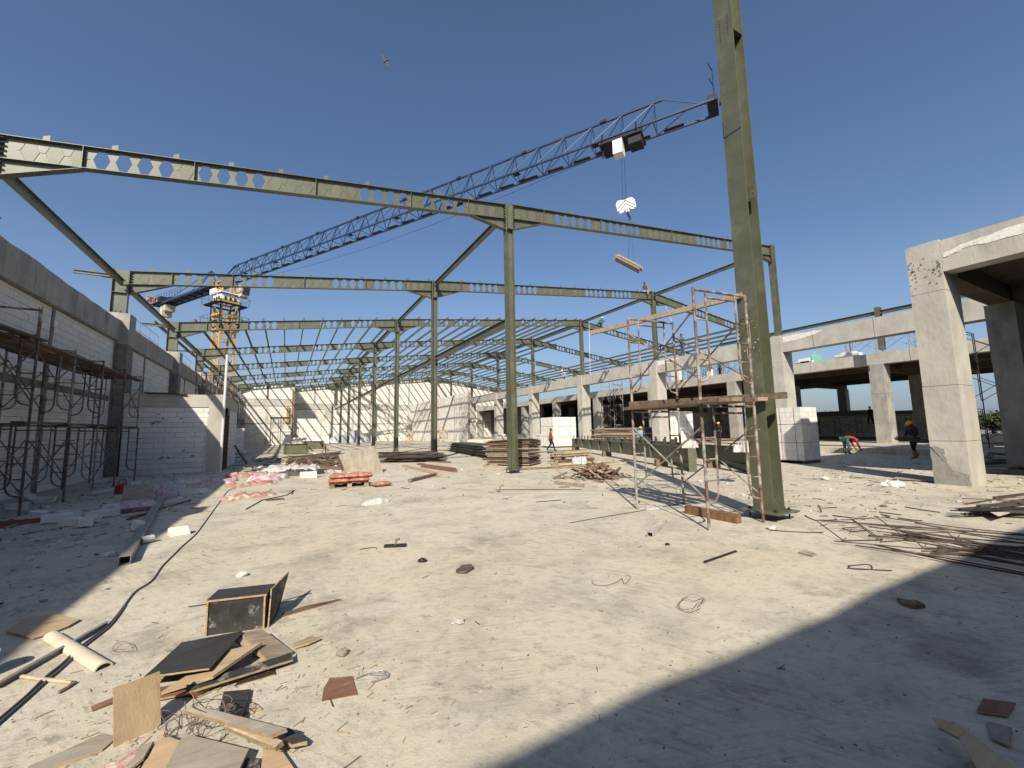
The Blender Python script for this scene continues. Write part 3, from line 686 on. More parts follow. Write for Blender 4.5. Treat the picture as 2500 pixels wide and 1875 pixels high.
for k in range(1, 8):
    y = FY(k); x = -6.53
    t = thing('steel_post', (x, y, 6.83), f'stub green steel post on the left concrete pier, {RANK[k]}', 'post', 'stub posts on the left wall')
    ob('shaft', hsect(MB(), x, y, 6.85, roofz(XL)+.03, .54, .24), STEEL, t)
    ob('stiffener', MB().bx(x-.25, y-.12, 7.8, x+.25, y-.006, 7.815).bx(x-.25, y+.006, 7.8, x+.25, y+.12, 7.815), STEELP, t)
    ob('base_plate', MB().bx(x-.3, y-.2, 6.835, x+.36, y+.2, 6.855), BLK, t)
    ob('gusset', MB().prism([(x-.1, y-.2, 6.855), (x+.02, y-.2, 6.855), (x-.04, y-.2, 7.0)], (0, .012, 0)).prism([(x+.06, y-.2, 6.855), (x+.18, y-.2, 6.855), (x+.12, y-.2, 7.0)], (0, .012, 0)), BLK, t)
    # outrigger for the gutter
    mb = MB(); z = 8.46
    mb.bx(-8.06, y-.06, z+.11, -6.8, y+.06, z+.12); mb.bx(-8.06, y-.005, z, -6.8, y+.005, z+.11); mb.bx(-8.06, y-.06, z-.01, -6.8, y+.06, z)
    mb.prism([(-7.3, y-.005, z), (-6.8, y-.005, z-.14), (-6.8, y-.005, z)], (0, .01, 0)); ob('outrigger', mb, STEEL, t)
    piece('cleat', CLEAT, (-7.5, y, z+.12), t)
# struts along the hall
def ibeam_y(mb, x, z, y0, y1, d=.24, b=.16):
    mb.bx(x-b/2, y0, z-.01, x+b/2, y1, z); mb.bx(x-b/2, y0, z-d, x+b/2, y1, z-d+.01); mb.bx(x-.004, y0, z-d+.01, x+.004, y1, z-.01); return mb
GAPN = {1: 'between the nearest and second frames', 2: 'between the second and third frames', 3: 'between the third and fourth frames', 4: 'between the fourth and fifth frames', 5: 'between the fifth and sixth frames', 6: 'between the sixth and seventh frames', 7: 'between the seventh frame and end wall'}
for k in range(1, 8):
    for x, z, nm, off in ((XL-.12, 8.32, 'left eaves', .13), (XC, 10.42, 'centre column tops', .16), (XR, 12.42, 'roof ridge', .16), (XC, 5.95, 'centre columns\' mid height', .16)):
        if nm == 'left eaves' and k == 7: continue
        o = ob('steel_strut', ibeam_y(MB(), x, z, FY(k)+off, FY(k+1)-off), STEEL)
        tag(o, f'green strut along the {nm}, {GAPN[k]}', 'strut', 'steel struts along the hall')
o = ob('steel_strut', ibeam_y(MB(), 34.2, 9.0, FY(0)-4, FY(2)), STEEL); tag(o, 'green steel rail rising behind the right foreground column above the concrete beam', 'strut')
t = thing('steel_post', (34.2, 11.9, 6.4), 'short green steel post holding the rail above the right concrete beam', 'post')
ob('shaft', hsect(MB(), 34.2, 11.9, 6.38, 9.25, .3, .3), STEEL, t)
# purlins (from the third frame back)
def purlin_mesh(L):
    h, b, c = .2, .07, .02
    mb = MB(); mb.bx(-.003, 0, 0, 0, L, h); mb.bx(0, 0, h-.003, b, L, h); mb.bx(0, 0, 0, b, L, .003); mb.bx(b-.003, 0, h-c, b, L, h-.003); mb.bx(b-.003, 0, .003, b, L, c)
    return shared('roof_purlin', mb, PURL)
PM = purlin_mesh(BAY-.01)
ORDN = 'first second third fourth fifth sixth seventh eighth ninth tenth eleventh twelfth thirteenth fourteenth fifteenth'.split()
GAPS = {k: v.replace(' frames', ' frames') for k, v in GAPN.items()}
for k in range(2, 8):
    for side, xs in (('from the left eaves', CLL), ('right of the centre columns', CLR), ('down beyond the ridge', CLD)):
        for i, x in enumerate(xs):
            if side != 'down beyond the ridge':
                if k == 2: continue
            else:
                if (k == 2 and i < 9) or (k == 3 and 1 < i < 9) or (k == 4 and 2 < i < 9) or (k == 5 and 4 < i < 8): continue
            o = bpy.data.objects.new('roof_purlin', PM); COL.objects.link(o); o.location = (x, FY(k)+.005, roofz(x)+.022)
            tag(o, f'{ORDN[i]} purlin {side}, {GAPS[k]}', 'purlin', 'roof purlins')
for k in range(3, 7):
    o = bpy.data.objects.new('roof_purlin', PM); COL.objects.link(o); o.location = (-7.5, FY(k)+.005, 8.6)
    tag(o, f'lone green purlin on the outriggers outside the left wall, {GAPN[k]}', 'purlin')
# ================================================================ tower crane behind the left wall
CS = 1.12; KS = 1.135                            # KS: the crane is a big one and stands beyond the end wall
CT = Vector((-7.0*CS*KS, 59.3*CS*KS, 0)); JZ = EYE+18.5*CS          # jib's lower chord level
tip = Vector((21.3*CS*KS, 13.76*CS*KS, 0)); jd = (tip-CT).normalized(); jn = Vector((jd.y, -jd.x, 0)); JL = (tip-CT).length/KS
t = thing('tower_crane', CT, 'tower crane with a blue flat-top jib and yellow mast behind the left wall', 'crane')
def P(s, n, z): return CT + (jd*s + jn*n + Vector((0, 0, z)))*KS - Vector((0, 0, EYE*(KS-1)))
# mast, square, 2 m
MR = Matrix((jd, jn, (0, 0, 1))).transposed()
mb = MB(); mw = .92; mt = JZ-2.35
for sx_ in (-1, 1):
    for sy in (-1, 1): mb.box(P(sx_*mw, sy*mw, mt/2), (.24, .24, mt), MR)
z = 0.2; i = 0
while z < mt-2:
    for (a, b) in (((-1, -1), (1, -1)), ((1, -1), (1, 1)), ((1, 1), (-1, 1)), ((-1, 1), (-1, -1))):
        mb.bar(P(a[0]*mw, a[1]*mw, z), P(b[0]*mw, b[1]*mw, z), .09, .09)
        q, r = (a, b) if i % 2 else (b, a)
        mb.bar(P(q[0]*mw, q[1]*mw, z), P(r[0]*mw, r[1]*mw, z+2), .09, .09)
    z += 2; i += 1
ob('mast', mb, YEL, t)
mb = MB()
for zz in (mt-3.6, mt-1.0):                       # climbing platforms with rails
    for s in (-1, 1):
        mb.box(P(0, s*1.65, zz), (3.9, .75, .09), MR); mb.box(P(s*1.65, 0, zz), (.75, 3.9, .09), MR)
    for a in range(-2, 3):
        for s in (-1, 1):
            mb.tube(P(a*.95, s*2.0, zz), P(a*.95, s*2.15, zz+1.0), .025, 4); mb.tube(P(s*2.0, a*.95, zz), P(s*2.15, a*.95, zz+1.0), .025, 4)
    for s in (-1, 1):
        mb.tube(P(-2, s*2.15, zz+1.0), P(2, s*2.15, zz+1.0), .025, 4); mb.tube(P(s*2.15, -2, zz+1.0), P(s*2.15, 2, zz+1.0), .025, 4)
    for s in (-1, 1): mb.bar(P(0, s*.95, zz-1.2), P(0, s*1.95, zz), .06, .06); mb.bar(P(s*.95, 0, zz-1.2), P(s*1.95, 0, zz), .06, .06)
ob('platform', mb, BLUED, t)
mb = MB()
for zz in (mt-4.4, mt-2.4, mt-.6): 
    for s in (-1, 1): mb.bar(P(-1.15, s*1.15, zz), P(1.15, s*1.15, zz), .2, .25); mb.bar(P(s*1.15, -1.15, zz), P(s*1.15, 1.15, zz), .2, .25)
ob('climbing_cage', mb, YEL, t)
mb = MB()
for sx_ in (-1, 1):
    for sy in (-1, 1): mb.box(P(sx_*1.2, sy*1.2, mt-2.4), (.13, .13, 4.6), MR)
ob('cage_post', mb, BLUED, t)
mb = MB(); mb.box(P(0, 0, mt), (2.45, 2.45, .75), MR); mb.path([P(0, 0, mt+.3), P(0, 0, mt+.45)], 1.3, 18); ob('slewing_ring', mb, WHT, t)
mb = MB()
for s in (-.6, 0, .6):
    for w in (-1.36, 1.36): mb.box(P(s, w*.8, mt-.2), (.26, .25, .45), MR); mb.box(P(w*.8, s, mt-.2), (.25, .26, .45), MR)
kind(ob('ring_opening', mb, BLUED, t), 'stuff')
mb = MB(); zt_ = mt+.48
for a in (-.9, .9):
    for b in (-.9, .9): mb.bar(P(a, b, zt_), P(a, b, JZ), .17, .17)
    mb.bar(P(a, -.9, zt_), P(a, .9, JZ), .1, .1); mb.bar(P(-.9, a, zt_), P(.9, a, JZ), .1, .1); mb.bar(P(-.9, a, JZ-.2), P(.9, a, zt_+.3), .1, .1)
for zz in (zt_+.15, JZ-.1):
    for s in (-.9, .9): mb.bar(P(-.9, s, zz), P(.9, s, zz), .14, .14); mb.bar(P(s, -.9, zz), P(s, .9, zz), .14, .14)
ob('tower_head', mb, YEL, t)
mb = MB(); mb.box(P(-.1, 0, zt_+.1), (3.3, 2.9, .14), MR); mb.box(P(-1.05, .9, zt_+.5), (1.35, .9, .7), MR); ob('machinery_deck', mb, WHT, t)
# cab on the right-hand side
c = P(.7, -2.5, zt_+.95); cb = MB()
cb.hexa([P(1.2, -1.9, zt_-.2), P(2.0, -1.9, zt_-.1), P(2.0, -.9, zt_-.1), P(1.2, -.9, zt_-.2), P(1.1, -1.9, zt_+1.35), P(2.3, -1.9, zt_+1.2), P(2.3, -.9, zt_+1.2), P(1.1, -.9, zt_+1.35)])
cabo = ob('cab', cb, BEIGE, t)
ob('roof', MB().hexa([P(1.0, -2.0, zt_+1.36), P(2.4, -2.0, zt_+1.2), P(2.4, -.8, zt_+1.2), P(1.0, -.8, zt_+1.36), P(1.0, -2.0, zt_+1.44), P(2.4, -2.0, zt_+1.28), P(2.4, -.8, zt_+1.28), P(1.0, -.8, zt_+1.44)]), WHT, cabo)
ob('window', MB().hexa([P(2.0, -1.8, zt_+.15), P(2.09, -1.8, zt_+.15), P(2.09, -1.0, zt_+.15), P(2.0, -1.0, zt_+.15), P(2.22, -1.8, zt_+1.1), P(2.31, -1.8, zt_+1.1), P(2.31, -1.0, zt_+1.1), P(2.22, -1.0, zt_+1.1)]).hexa([P(1.35, -1.93, zt_+.3), P(1.95, -1.93, zt_+.3), P(1.95, -1.88, zt_+.3), P(1.35, -1.88, zt_+.3), P(1.35, -1.93, zt_+1.05), P(2.05, -1.93, zt_+1.0), P(2.05, -1.88, zt_+1.0), P(1.35, -1.88, zt_+1.05)]), GLASS, cabo)
# jib: two lower chords, one upper, triangular
hw = .78; H = 1.95
mb = MB(); s0 = -1.2; s1 = JL; n = 26; step = (s1-3.0-s0)/n
for s in (-hw, hw): mb.bar(P(s0, s, JZ), P(s1, s, JZ), .15, .15)
mb.bar(P(s0+3, 0, JZ+H), P(s1-3.2, 0, JZ+H), .16, .16); mb.bar(P(s0, 0, JZ+.6), P(s0+3, 0, JZ+H), .16, .16); mb.bar(P(s1-3.2, 0, JZ+H), P(s1, 0, JZ+.2), .07, .07)
ob('jib_chord', mb, BLUE, t)
mb = MB()
for i in range(n):
    a = s0+step*i+3.0 if i else s0+3
    a = s0+1.5+step*i; b = a+step
    for s in (-hw, hw):
        if a > s0+2.5: mb.bar(P(a, 0, JZ+H), P(a, s, JZ), .07, .07)
        if b < s1-3: mb.bar(P(a, s, JZ), P(b, 0, JZ+H), .055, .055)
    mb.bar(P(a, -hw, JZ), P(a, hw, JZ), .055, .055); mb.bar(P(a, -hw, JZ), P(b, hw, JZ), .045, .045)
ob('jib_lattice', mb, BLUE, t)
mb = MB()
for i in range(n):                                # walkway plates and the dark frames where sections join
    a = s0+1.7+step*i; mb.box(P(a+step*.42, -hw+.28, JZ-.05), (step*.66, .34, .07), MR)
for i in range(1, 9):
    a = s0+i*JL/9.0; 
    for u in (-.62, .62): mb.box(P(a, u*hw, JZ-.02), (.62, hw*.55, .06), MR)
ob('walkway', mb, BLUED, t)
mb = MB()
for i in range(1, 9):
    a = s0+i*JL/9.0+.5; mb.box(P(a, 0, JZ+H+.06), (.5, .3, .2), MR); mb.bar(P(a, 0, JZ+H), P(a, .1, JZ+H-.5), .05, .05)
ob('section_joint', mb, BLUED, t)
mb = MB(); mb.box(P(JL-.1, 0, JZ+.15), (.7, 1.9, .5), MR); mb.box(P(JL+.5, .3, JZ), (.5, .4, .3), MR)
mb.tube(P(JL, -.3, JZ+.3), P(JL, -.3, JZ+3.0), .04, 5); mb.tube(P(JL, -.3, JZ+2.9), P(JL-.2, .5, JZ+2.85), .03, 5); mb.tube(P(JL, -.3, JZ+1.8), P(JL-.2, .5, JZ+1.75), .03, 5)
ob('jib_tip', mb, BLUED, t)
mb = MB(); ln = []
for i in range(13): q = i/12; ln.append(P(3+q*(JL-12), -hw+.2, JZ-.25-1.1*math.sin(PI*q)))
mb.path(ln, .018, 4); ob('hoist_rope', mb, BLUED, t)
# counter-jib
CJ = 18.1*CS
mb = MB()
for s in (-.85, .85): mb.bar(P(0, s, JZ-.1), P(-CJ, s, JZ-.1), .22, .34)
for i in range(11): mb.bar(P(-CJ*i/10, -.85, JZ-.1), P(-CJ*i/10, .85, JZ-.1), .12, .16)
mb.bar(P(-1.2, 0, JZ+.6), P(-4.5, 0, JZ+2.6), .12, .12); mb.bar(P(-4.5, 0, JZ+2.6), P(-6, .8, JZ), .12, .12); mb.bar(P(-4.5, 0, JZ+2.6), P(-6, -.8, JZ), .12, .12)
for s in (-.8, .8): mb.bar(P(-4.5, 0, JZ+2.6), P(-CJ+4.5, s, JZ), .07, .07); mb.bar(P(-1.2, s, JZ), P(-4.5, 0, JZ+2.6), .12, .12)
ob('counter_jib', mb, BLUE, t)
mb = MB(); mb.box(P(-CJ*.5, 0, JZ+.02), (CJ*.8, 1.5, .06), MR); mb.box(P(-CJ+1.5, 0, JZ), (3.4, 2.9, .1), MR)
for i in range(12):
    for s in (-1.3, 1.3): mb.tube(P(-CJ+.2+i*.9, s, JZ), P(-CJ+.2+i*.9, s, JZ+1.0), .025, 4)
for s in (-1.3, 1.3): mb.tube(P(-CJ+.1, s, JZ+1), P(-CJ+10.2, s, JZ+1), .025, 4); mb.tube(P(-CJ+.1, s, JZ+.5), P(-CJ+10.2, s, JZ+.5), .02, 4)
ob('counter_deck', mb, BLUED, t)
for i, (a, d) in enumerate(((1.4, 1.9), (2.4, 1.1))): ob('counterweight', MB().box(P(-CJ+a+.9, 0, JZ-.3-d/2), (.95, 1.5, d), MR), BEIGE, t)
mb = MB(); mb.box(P(-CJ+1.7, .2, JZ+.7), (1.2, 1.4, 1.0), MR); mb.box(P(-CJ+2.9, -.3, JZ+.6), (.9, .8, 1.1), MR); ob('winch', mb, BLUED, t)
# red letters on the sign at the tail
sg = ob('sign_panel', MB().box(P(-CJ+.12, .45, JZ+.85), (.06, 3.1, 1.05), MR), BEIGE, t)
REDP = mat('red_letter_paint', (.6, .05, .05), (.55, .04, .04), 3, .5, 0)
glyph = {'Z': [((0, 1), (1, 1)), ((1, 1), (0, 0)), ((0, 0), (1, 0))], 'O': [((0, 0), (0, 1)), ((0, 1), (1, 1)), ((1, 1), (1, 0)), ((1, 0), (0, 0))]}
mb = MB()
for i, ch in enumerate('ZOO'):
    for a, b in glyph[ch]:
        q = lambda p: P(-CJ+.18, .45+1.3-(i*.92+p[0]*.6), JZ+.5+p[1]*.66)
        mb.bar(q(a), q(b), .14, .05, jd)
ob('lettering', mb, REDP, sg)
# trolley
ts = 1.0
TS = (Vector((18.52*CS*KS, 18.39*CS*KS, 0))-CT).length/KS
mb = MB(); mb.box(P(TS, 0, JZ-.28), (3.4, 2.0, .22), MR)
for a in (-1.2, 1.2): mb.bar(P(TS+a, -.95, JZ-.2), P(TS+a, -.95, JZ+1.2), .09, .09); mb.bar(P(TS+a, .95, JZ-.2), P(TS+a, .95, JZ+.3), .09, .09)
mb.bar(P(TS-1.2, -.95, JZ+1.1), P(TS+1.2, -.95, JZ+1.1), .07, .07); mb.bar(P(TS-1.2, -.95, JZ+.5), P(TS+1.2, -.95, JZ+.5), .05, .05)
mb.box(P(TS+1.0, .2, JZ-.7), (1.0, 1.2, .6), MR); mb.bar(P(TS-1.3, .5, JZ-.3), P(TS-1.3, .5, JZ-1.2), .1, .1)
tr = ob('trolley', mb, BLUED, t)
ob('trolley_panel', MB().box(P(TS-.15, .55, JZ-.95), (.75, .9, 1.15), MR), WHT, tr)
# hook block under the trolley, and its load of poles
hp = P(TS, 0, 0); zh = onX(1535, 498, hp.x).z
hp = Vector((hp.x, hp.y, zh))
hx = Vector(R0_); hy = Vector((R0_.y, -R0_.x, 0)); hxz = Vector((0, 0, 1))
t2 = thing('hook_block', hp+Vector((0, 0, -1)), 'white winged crane hook block with dark chevron stripes hanging in the sky', 'hook block')
tilt = .2
def HB(a, z, w=0.0): return hp + hx*(a*math.cos(tilt)-z*math.sin(tilt)) + Vector((0, 0, 1))*(a*math.sin(tilt)+z*math.cos(tilt)) + hy*w
out = [(-.78, .25), (-.62, .48), (-.3, .5), (0, .45), (.3, .55), (.62, .55), (.78, .35), (.78, -.25), (.62, -.42), (.3, -.38), (.16, -.2), (.14, -.55), (-.14, -.55), (-.16, -.2), (-.3, -.5), (-.62, -.58), (-.78, -.3)]
ob('wing_plate', MB().prism([HB(a, z, -.14) for a, z in out], hy*.28), WHT, t2)
mb = MB()
for (dz) in (.22, -.06):
    for s in (-1, 1):
        for w in (-.15, .15): mb.bar(HB(0, dz+.2, w), HB(s*.74, dz-.38, w), .07, .012, hy)
ob('chevron_stripe', mb, BLK, t2)
ob('swivel', MB().blob(HB(0, .38), .16, .17, .12, 8, 5).box(HB(0, -.42), (.2, .3, .22)), YEL, t2)
ob('hook', MB().path([HB(0, -.5), HB(.02, -.85), HB(.12, -1.02), HB(.06, -1.2), HB(-.1, -1.15)], [.09, .08, .06, .05, .03], 6), BLK, t2)
ob('rope', MB().tube(HB(-.15, .4), P(TS, .3, JZ-.3), .014, 4).tube(HB(.15, .4), P(TS, -.3, JZ-.3), .014, 4), BLUED, t2)
lp = onX(1555, 634, hp.x); ld = Vector((hp.x, hp.y, lp.z))
t3 = thing('pole_bundle', ld, 'slung bundle of timber poles hanging tilted from the crane', 'bundle')
dv = (R0_*.83 + Vector((0, 0, -1))*.62 + Vector((-R0_.y, R0_.x, 0))*-.25).normalized()
u1 = dv.cross(Vector((0, 0, 1))).normalized(); u2 = u1.cross(dv)
for i in range(34):
    r_ = .36*math.sqrt(R.random()); a = R.uniform(0, 2*PI); c = ld + u1*r_*math.cos(a) + u2*r_*.8*math.sin(a) + dv*R.uniform(-.12, .12); L = R.uniform(.95, 1.18)
    ob('pole', MB().bar(c-dv*L, c+dv*L, R.uniform(.06, .11), R.uniform(.05, .09), u2), R.choice([WOODG, WOODP, WOODG, WOODD]), t3)
ob('sling', MB().tube(HB(.06, -1.2), ld+u2*.36+dv*.25, .012, 4).tube(HB(.06, -1.2), ld+u2*.36-dv*.25, .012, 4), BLUED, t3)

# bird
bp = F_*1.0; bp = Vector((0, 0, EYE)) + ray(942, 150)*26
t = thing('bird', bp, 'dark bird gliding high in the blue sky', 'bird')
bx_ = (R_*.55 - U_*.83).normalized(); by_ = (R_*.83+U_*.55).normalized(); bz_ = F_
def B(a, b, c=0): return bp + bx_*a + by_*b + bz_*c
body = MB().path([B(-.0, -.16), B(0, -.12), B(0, 0), B(0, .12), B(0, .2), B(0, .28)], [.008, .03, .05, .04, .02, .03], 6)
ob('body', body, BLK, t)
for s in (-1, 1):
    ob('wing', MB().prism([B(s*.03, -.06, -.01), B(s*.22, -.1, -.03), B(s*.46, -.03, -.0), B(s*.44, .03, -.0), B(s*.22, .05, -.03), B(s*.03, .07, -.01)], bz_*.012), BLK, t)
ob('tail', MB().prism([B(-.02, .16), B(.02, .16), B(.06, .3), B(-.06, .3)], bz_*.01), BLK, t)
# ================================================================ scaffolds
OLDW = mat('old_dark_plank', (.13, .095, .07), (.06, .045, .035), 5, .9, .3, 30, stretch=(3, .6, 3), rnd=.4)
def sframe(root, O, ax, h=1.9, w=1.22, m=RUST, r=.024):
    """Door-type scaffold frame: two legs, a ledger, inner posts that curve into the legs, rungs. O is the foot of one leg, ax the direction to the other."""
    O = Vector(O); ax = Vector(ax).normalized(); q = lambda a, z: O + ax*a + Vector((0, 0, z)); mb = MB()
    for a in (0, w): mb.tube(q(a, 0), q(a, h), r, 7)
    mb.tube(q(0, h-.03), q(w, h-.03), r*.9, 6)
    i = .26
    for a, s in ((0, 1), (w, -1)):
        mb.path([q(a+s*i, h-.04), q(a+s*i, .62), q(a+s*(i-.03), .5), q(a+s*(i-.1), .42), q(a, .38)], r*.75, 6)
        for z in (.75, 1.08, 1.42): mb.tube(q(a, z), q(a+s*i, z), r*.55, 5)
        mb.tube(q(a, h-.42), q(a-s*.1, h-.42), r*.4, 4)
    mb.tube(q(i, h-.14), q(w-i, h-.14), r*.75, 6)
    return ob('scaffold_frame', mb, m, root)
def xbrace(root, A, B, m=RUST, r=.014): return ob('cross_brace', MB().tube(A, B, r, 6), m, root)
Z3 = lambda p, z: Vector((p[0], p[1], z))
# tower beside the foreground column
L1, L2, L3 = G(1556, 1243), G(1674, 1230), G(1732, 1295)
ax = (L2-L1).normalized(); L4 = L3+ax*1.2
t = thing('scaffold_tower', (L1+L4)/2, 'rusty two-tier scaffold tower with a timber plank deck beside the foreground steel column', 'scaffold')
for z, mA, mB_ in ((0, GALV, RUST), (1.93, RUST, RUST)):
    sframe(t, Z3(L1, z), ax, 1.95, 1.2, mA); sframe(t, Z3(L3, z), ax, 1.95, 1.2, mB_)
for z in (0, 1.93):
    for a, b in ((L1, L3), (L2, L4)):
        xbrace(t, Z3(a, z+.45), Z3(b, z+1.6), RUST if (z or a is L2) else GALV); xbrace(t, Z3(b, z+.45), Z3(a, z+1.6), RUST if z else GALV)
pl = [(-.12, 1.99, WOODD), (.14, 2.0, WOODG), (.42, 1.99, WOODD), (.7, 2.01, WOODG)]
for d, z, m in pl:
    a = Z3(L1+ax*(d+.1), z)+(L1-L3).normalized()*.12; b = Z3(L3+ax*(d+.1), z)-(L1-L3).normalized()*.5
    ob('deck_plank', MB().bar(a, b, .2, .055), m, t)
ob('deck_plank', MB().bar(Z3(L1-ax*.05, 2.07), Z3(L4+ax*.35-(L1-L3)*.2, 2.09), .13, .1), WOODD, t)
a = G(1443, 813, 3.97); b = G(1812, 721, 3.97)
tag(ob('timber_beam', MB().bar(a, b, .08, .1), WOODP), 'long pale timber beam laid across the top of the rusty scaffold tower', 'beam')
# row scaffold along the left wall
t = thing('wall_scaffold', (-5.4, 17, 0), 'long dark two-tier scaffold with sagging planks along the shaded left wall', 'scaffold')
ys = [11.0, 12.77, 14.75, 16.53, 18.3, 20.3]
for i, y in enumerate(ys):
    for z in (0, 1.93): sframe(t, (-4.86+R.uniform(-.04, .04), y, z), (-1, R.uniform(-.04, .04), 0), 1.95, 1.22, DSCAF if (i+int(z)) % 3 else GALV, .026)
for i in range(len(ys)-1):
    for x in (-4.86, -6.08):
        for z in (0, 1.93):
            if R.random() < .75: xbrace(t, (x, ys[i], z+.45), (x, ys[i+1], z+1.6), DSCAF); xbrace(t, (x, ys[i+1], z+.45), (x, ys[i], z+1.6), DSCAF)
    for j in range(5):
        x = -5.95+j*.24; ob('deck_plank', MB().bar((x, ys[i]-.25, 3.72+R.uniform(0, .06)-.03*(j % 2)), (x+R.uniform(-.08, .08), ys[i+1]+.3, 3.75+R.uniform(-.05, .05)), .21, .045), R.choice([OLDW, OLDW, WOODD]), t)
    if i > 0: ob('deck_plank', MB().bar((-4.95, ys[i]-.2, 1.95), (-4.95+R.uniform(-.1, .1), ys[i+1]+.2, 1.97), .2, .05), OLDW, t)
ob('guard_post', MB().tube((-4.86, 12.77, 3.8), (-4.86, 12.77, 4.5), .03, 7).tube((-4.86, 12.77, 4.42), (-6.0, 12.75, 4.42), .026, 6), RUST, t)
# scaffolds further away
def far_scaffold(name, x, y, nx, ny, levels, label, m, sx=1.22, sy=1.8, z0=0, planks=True, group=None):
    t = thing(name, (x+sx*nx/2, y+sy*ny/2, z0), label, 'scaffold', group)
    for i in range(ny+1):
        for j in range(nx):
            for l in range(levels): sframe(t, (x+j*sx, y+i*sy, z0+l*1.93), (1, 0, 0), 1.95, sx*.96, m, .024)
    mb = MB()
    for i in range(ny):
        for l in range(levels):
            for xx in (x, x+nx*sx-.05):
                mb.tube((xx, y+i*sy, z0+l*1.93+.45), (xx, y+(i+1)*sy, z0+l*1.93+1.6), .015, 4); mb.tube((xx, y+(i+1)*sy, z0+l*1.93+.45), (xx, y+i*sy, z0+l*1.93+1.6), .015, 4)
    kind(ob('cross_brace', mb, m, t), 'stuff')
    if planks: ob('deck_plank', MB().bx(x-.1, y-.2, z0+levels*1.93, x+nx*sx, y+ny*sy+.2, z0+levels*1.93+.05), WOODD, t)
    return t
far_scaffold('scaffold_tower', -5.3, 33.5, 1, 12, 3, 'long dark scaffold deep along the left wall behind the low block building', DSCAF, planks=False)
far_scaffold('scaffold_tower', -1.9, 64.5, 2, 2, 2, 'thin scaffold standing in front of the end wall on the left', GALV)
far_scaffold('scaffold_tower', 19.2, 47.5, 1, 2, 3, 'grey scaffold tower at the near end of the sunlit right wall', GALV, planks=False)
far_scaffold('scaffold_tower', 27.6, 30.3, 1, 1, 4, 'tall narrow scaffold tower beside the third concrete column of the right row', GALV, planks=False)
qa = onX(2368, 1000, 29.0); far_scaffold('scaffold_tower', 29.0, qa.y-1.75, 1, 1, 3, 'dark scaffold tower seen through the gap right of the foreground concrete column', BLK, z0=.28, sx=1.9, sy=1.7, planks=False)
far_scaffold('scaffold_tower', 47.4, 15.5, 1, 6, 1, 'dark low scaffold in front of the far parapet wall', DSCAF, z0=.27)
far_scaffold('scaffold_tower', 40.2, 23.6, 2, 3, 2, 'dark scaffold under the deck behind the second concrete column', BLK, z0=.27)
for i, (y0, n) in enumerate(((9.5, 3), (21, 5), (26, 4))):
    far_scaffold('scaffold_row', 36.6 if i == 0 else 38, y0, 1, n, 1, ['pale scaffold frames standing on the upper deck near the foreground column', 'dark scaffold frames on the upper deck behind the tower scaffold', 'farther scaffold frames on the upper deck'][i], GALV if i == 0 else DSCAF, z0=6.37, planks=False)
for k in (2, 3, 4):
    t = thing('guard_rail', (-6.9, FY(k)+3.5, 6.5), f'thin wire guard rail on top of the left wall beyond the {RANK[k]}', 'rail', 'guard rails on the left wall')
    mb = MB()
    for i in range(4): mb.tube((-6.85, FY(k)+2.6+i*1.7, 6.5), (-6.85, FY(k)+2.6+i*1.7, 7.5), .018, 4)
    for z in (7.0, 7.48): mb.tube((-6.85, FY(k)+2.6, z), (-6.85, FY(k)+2.6+5.1, z), .015, 4)
    ob('rail', mb, GALV, t)
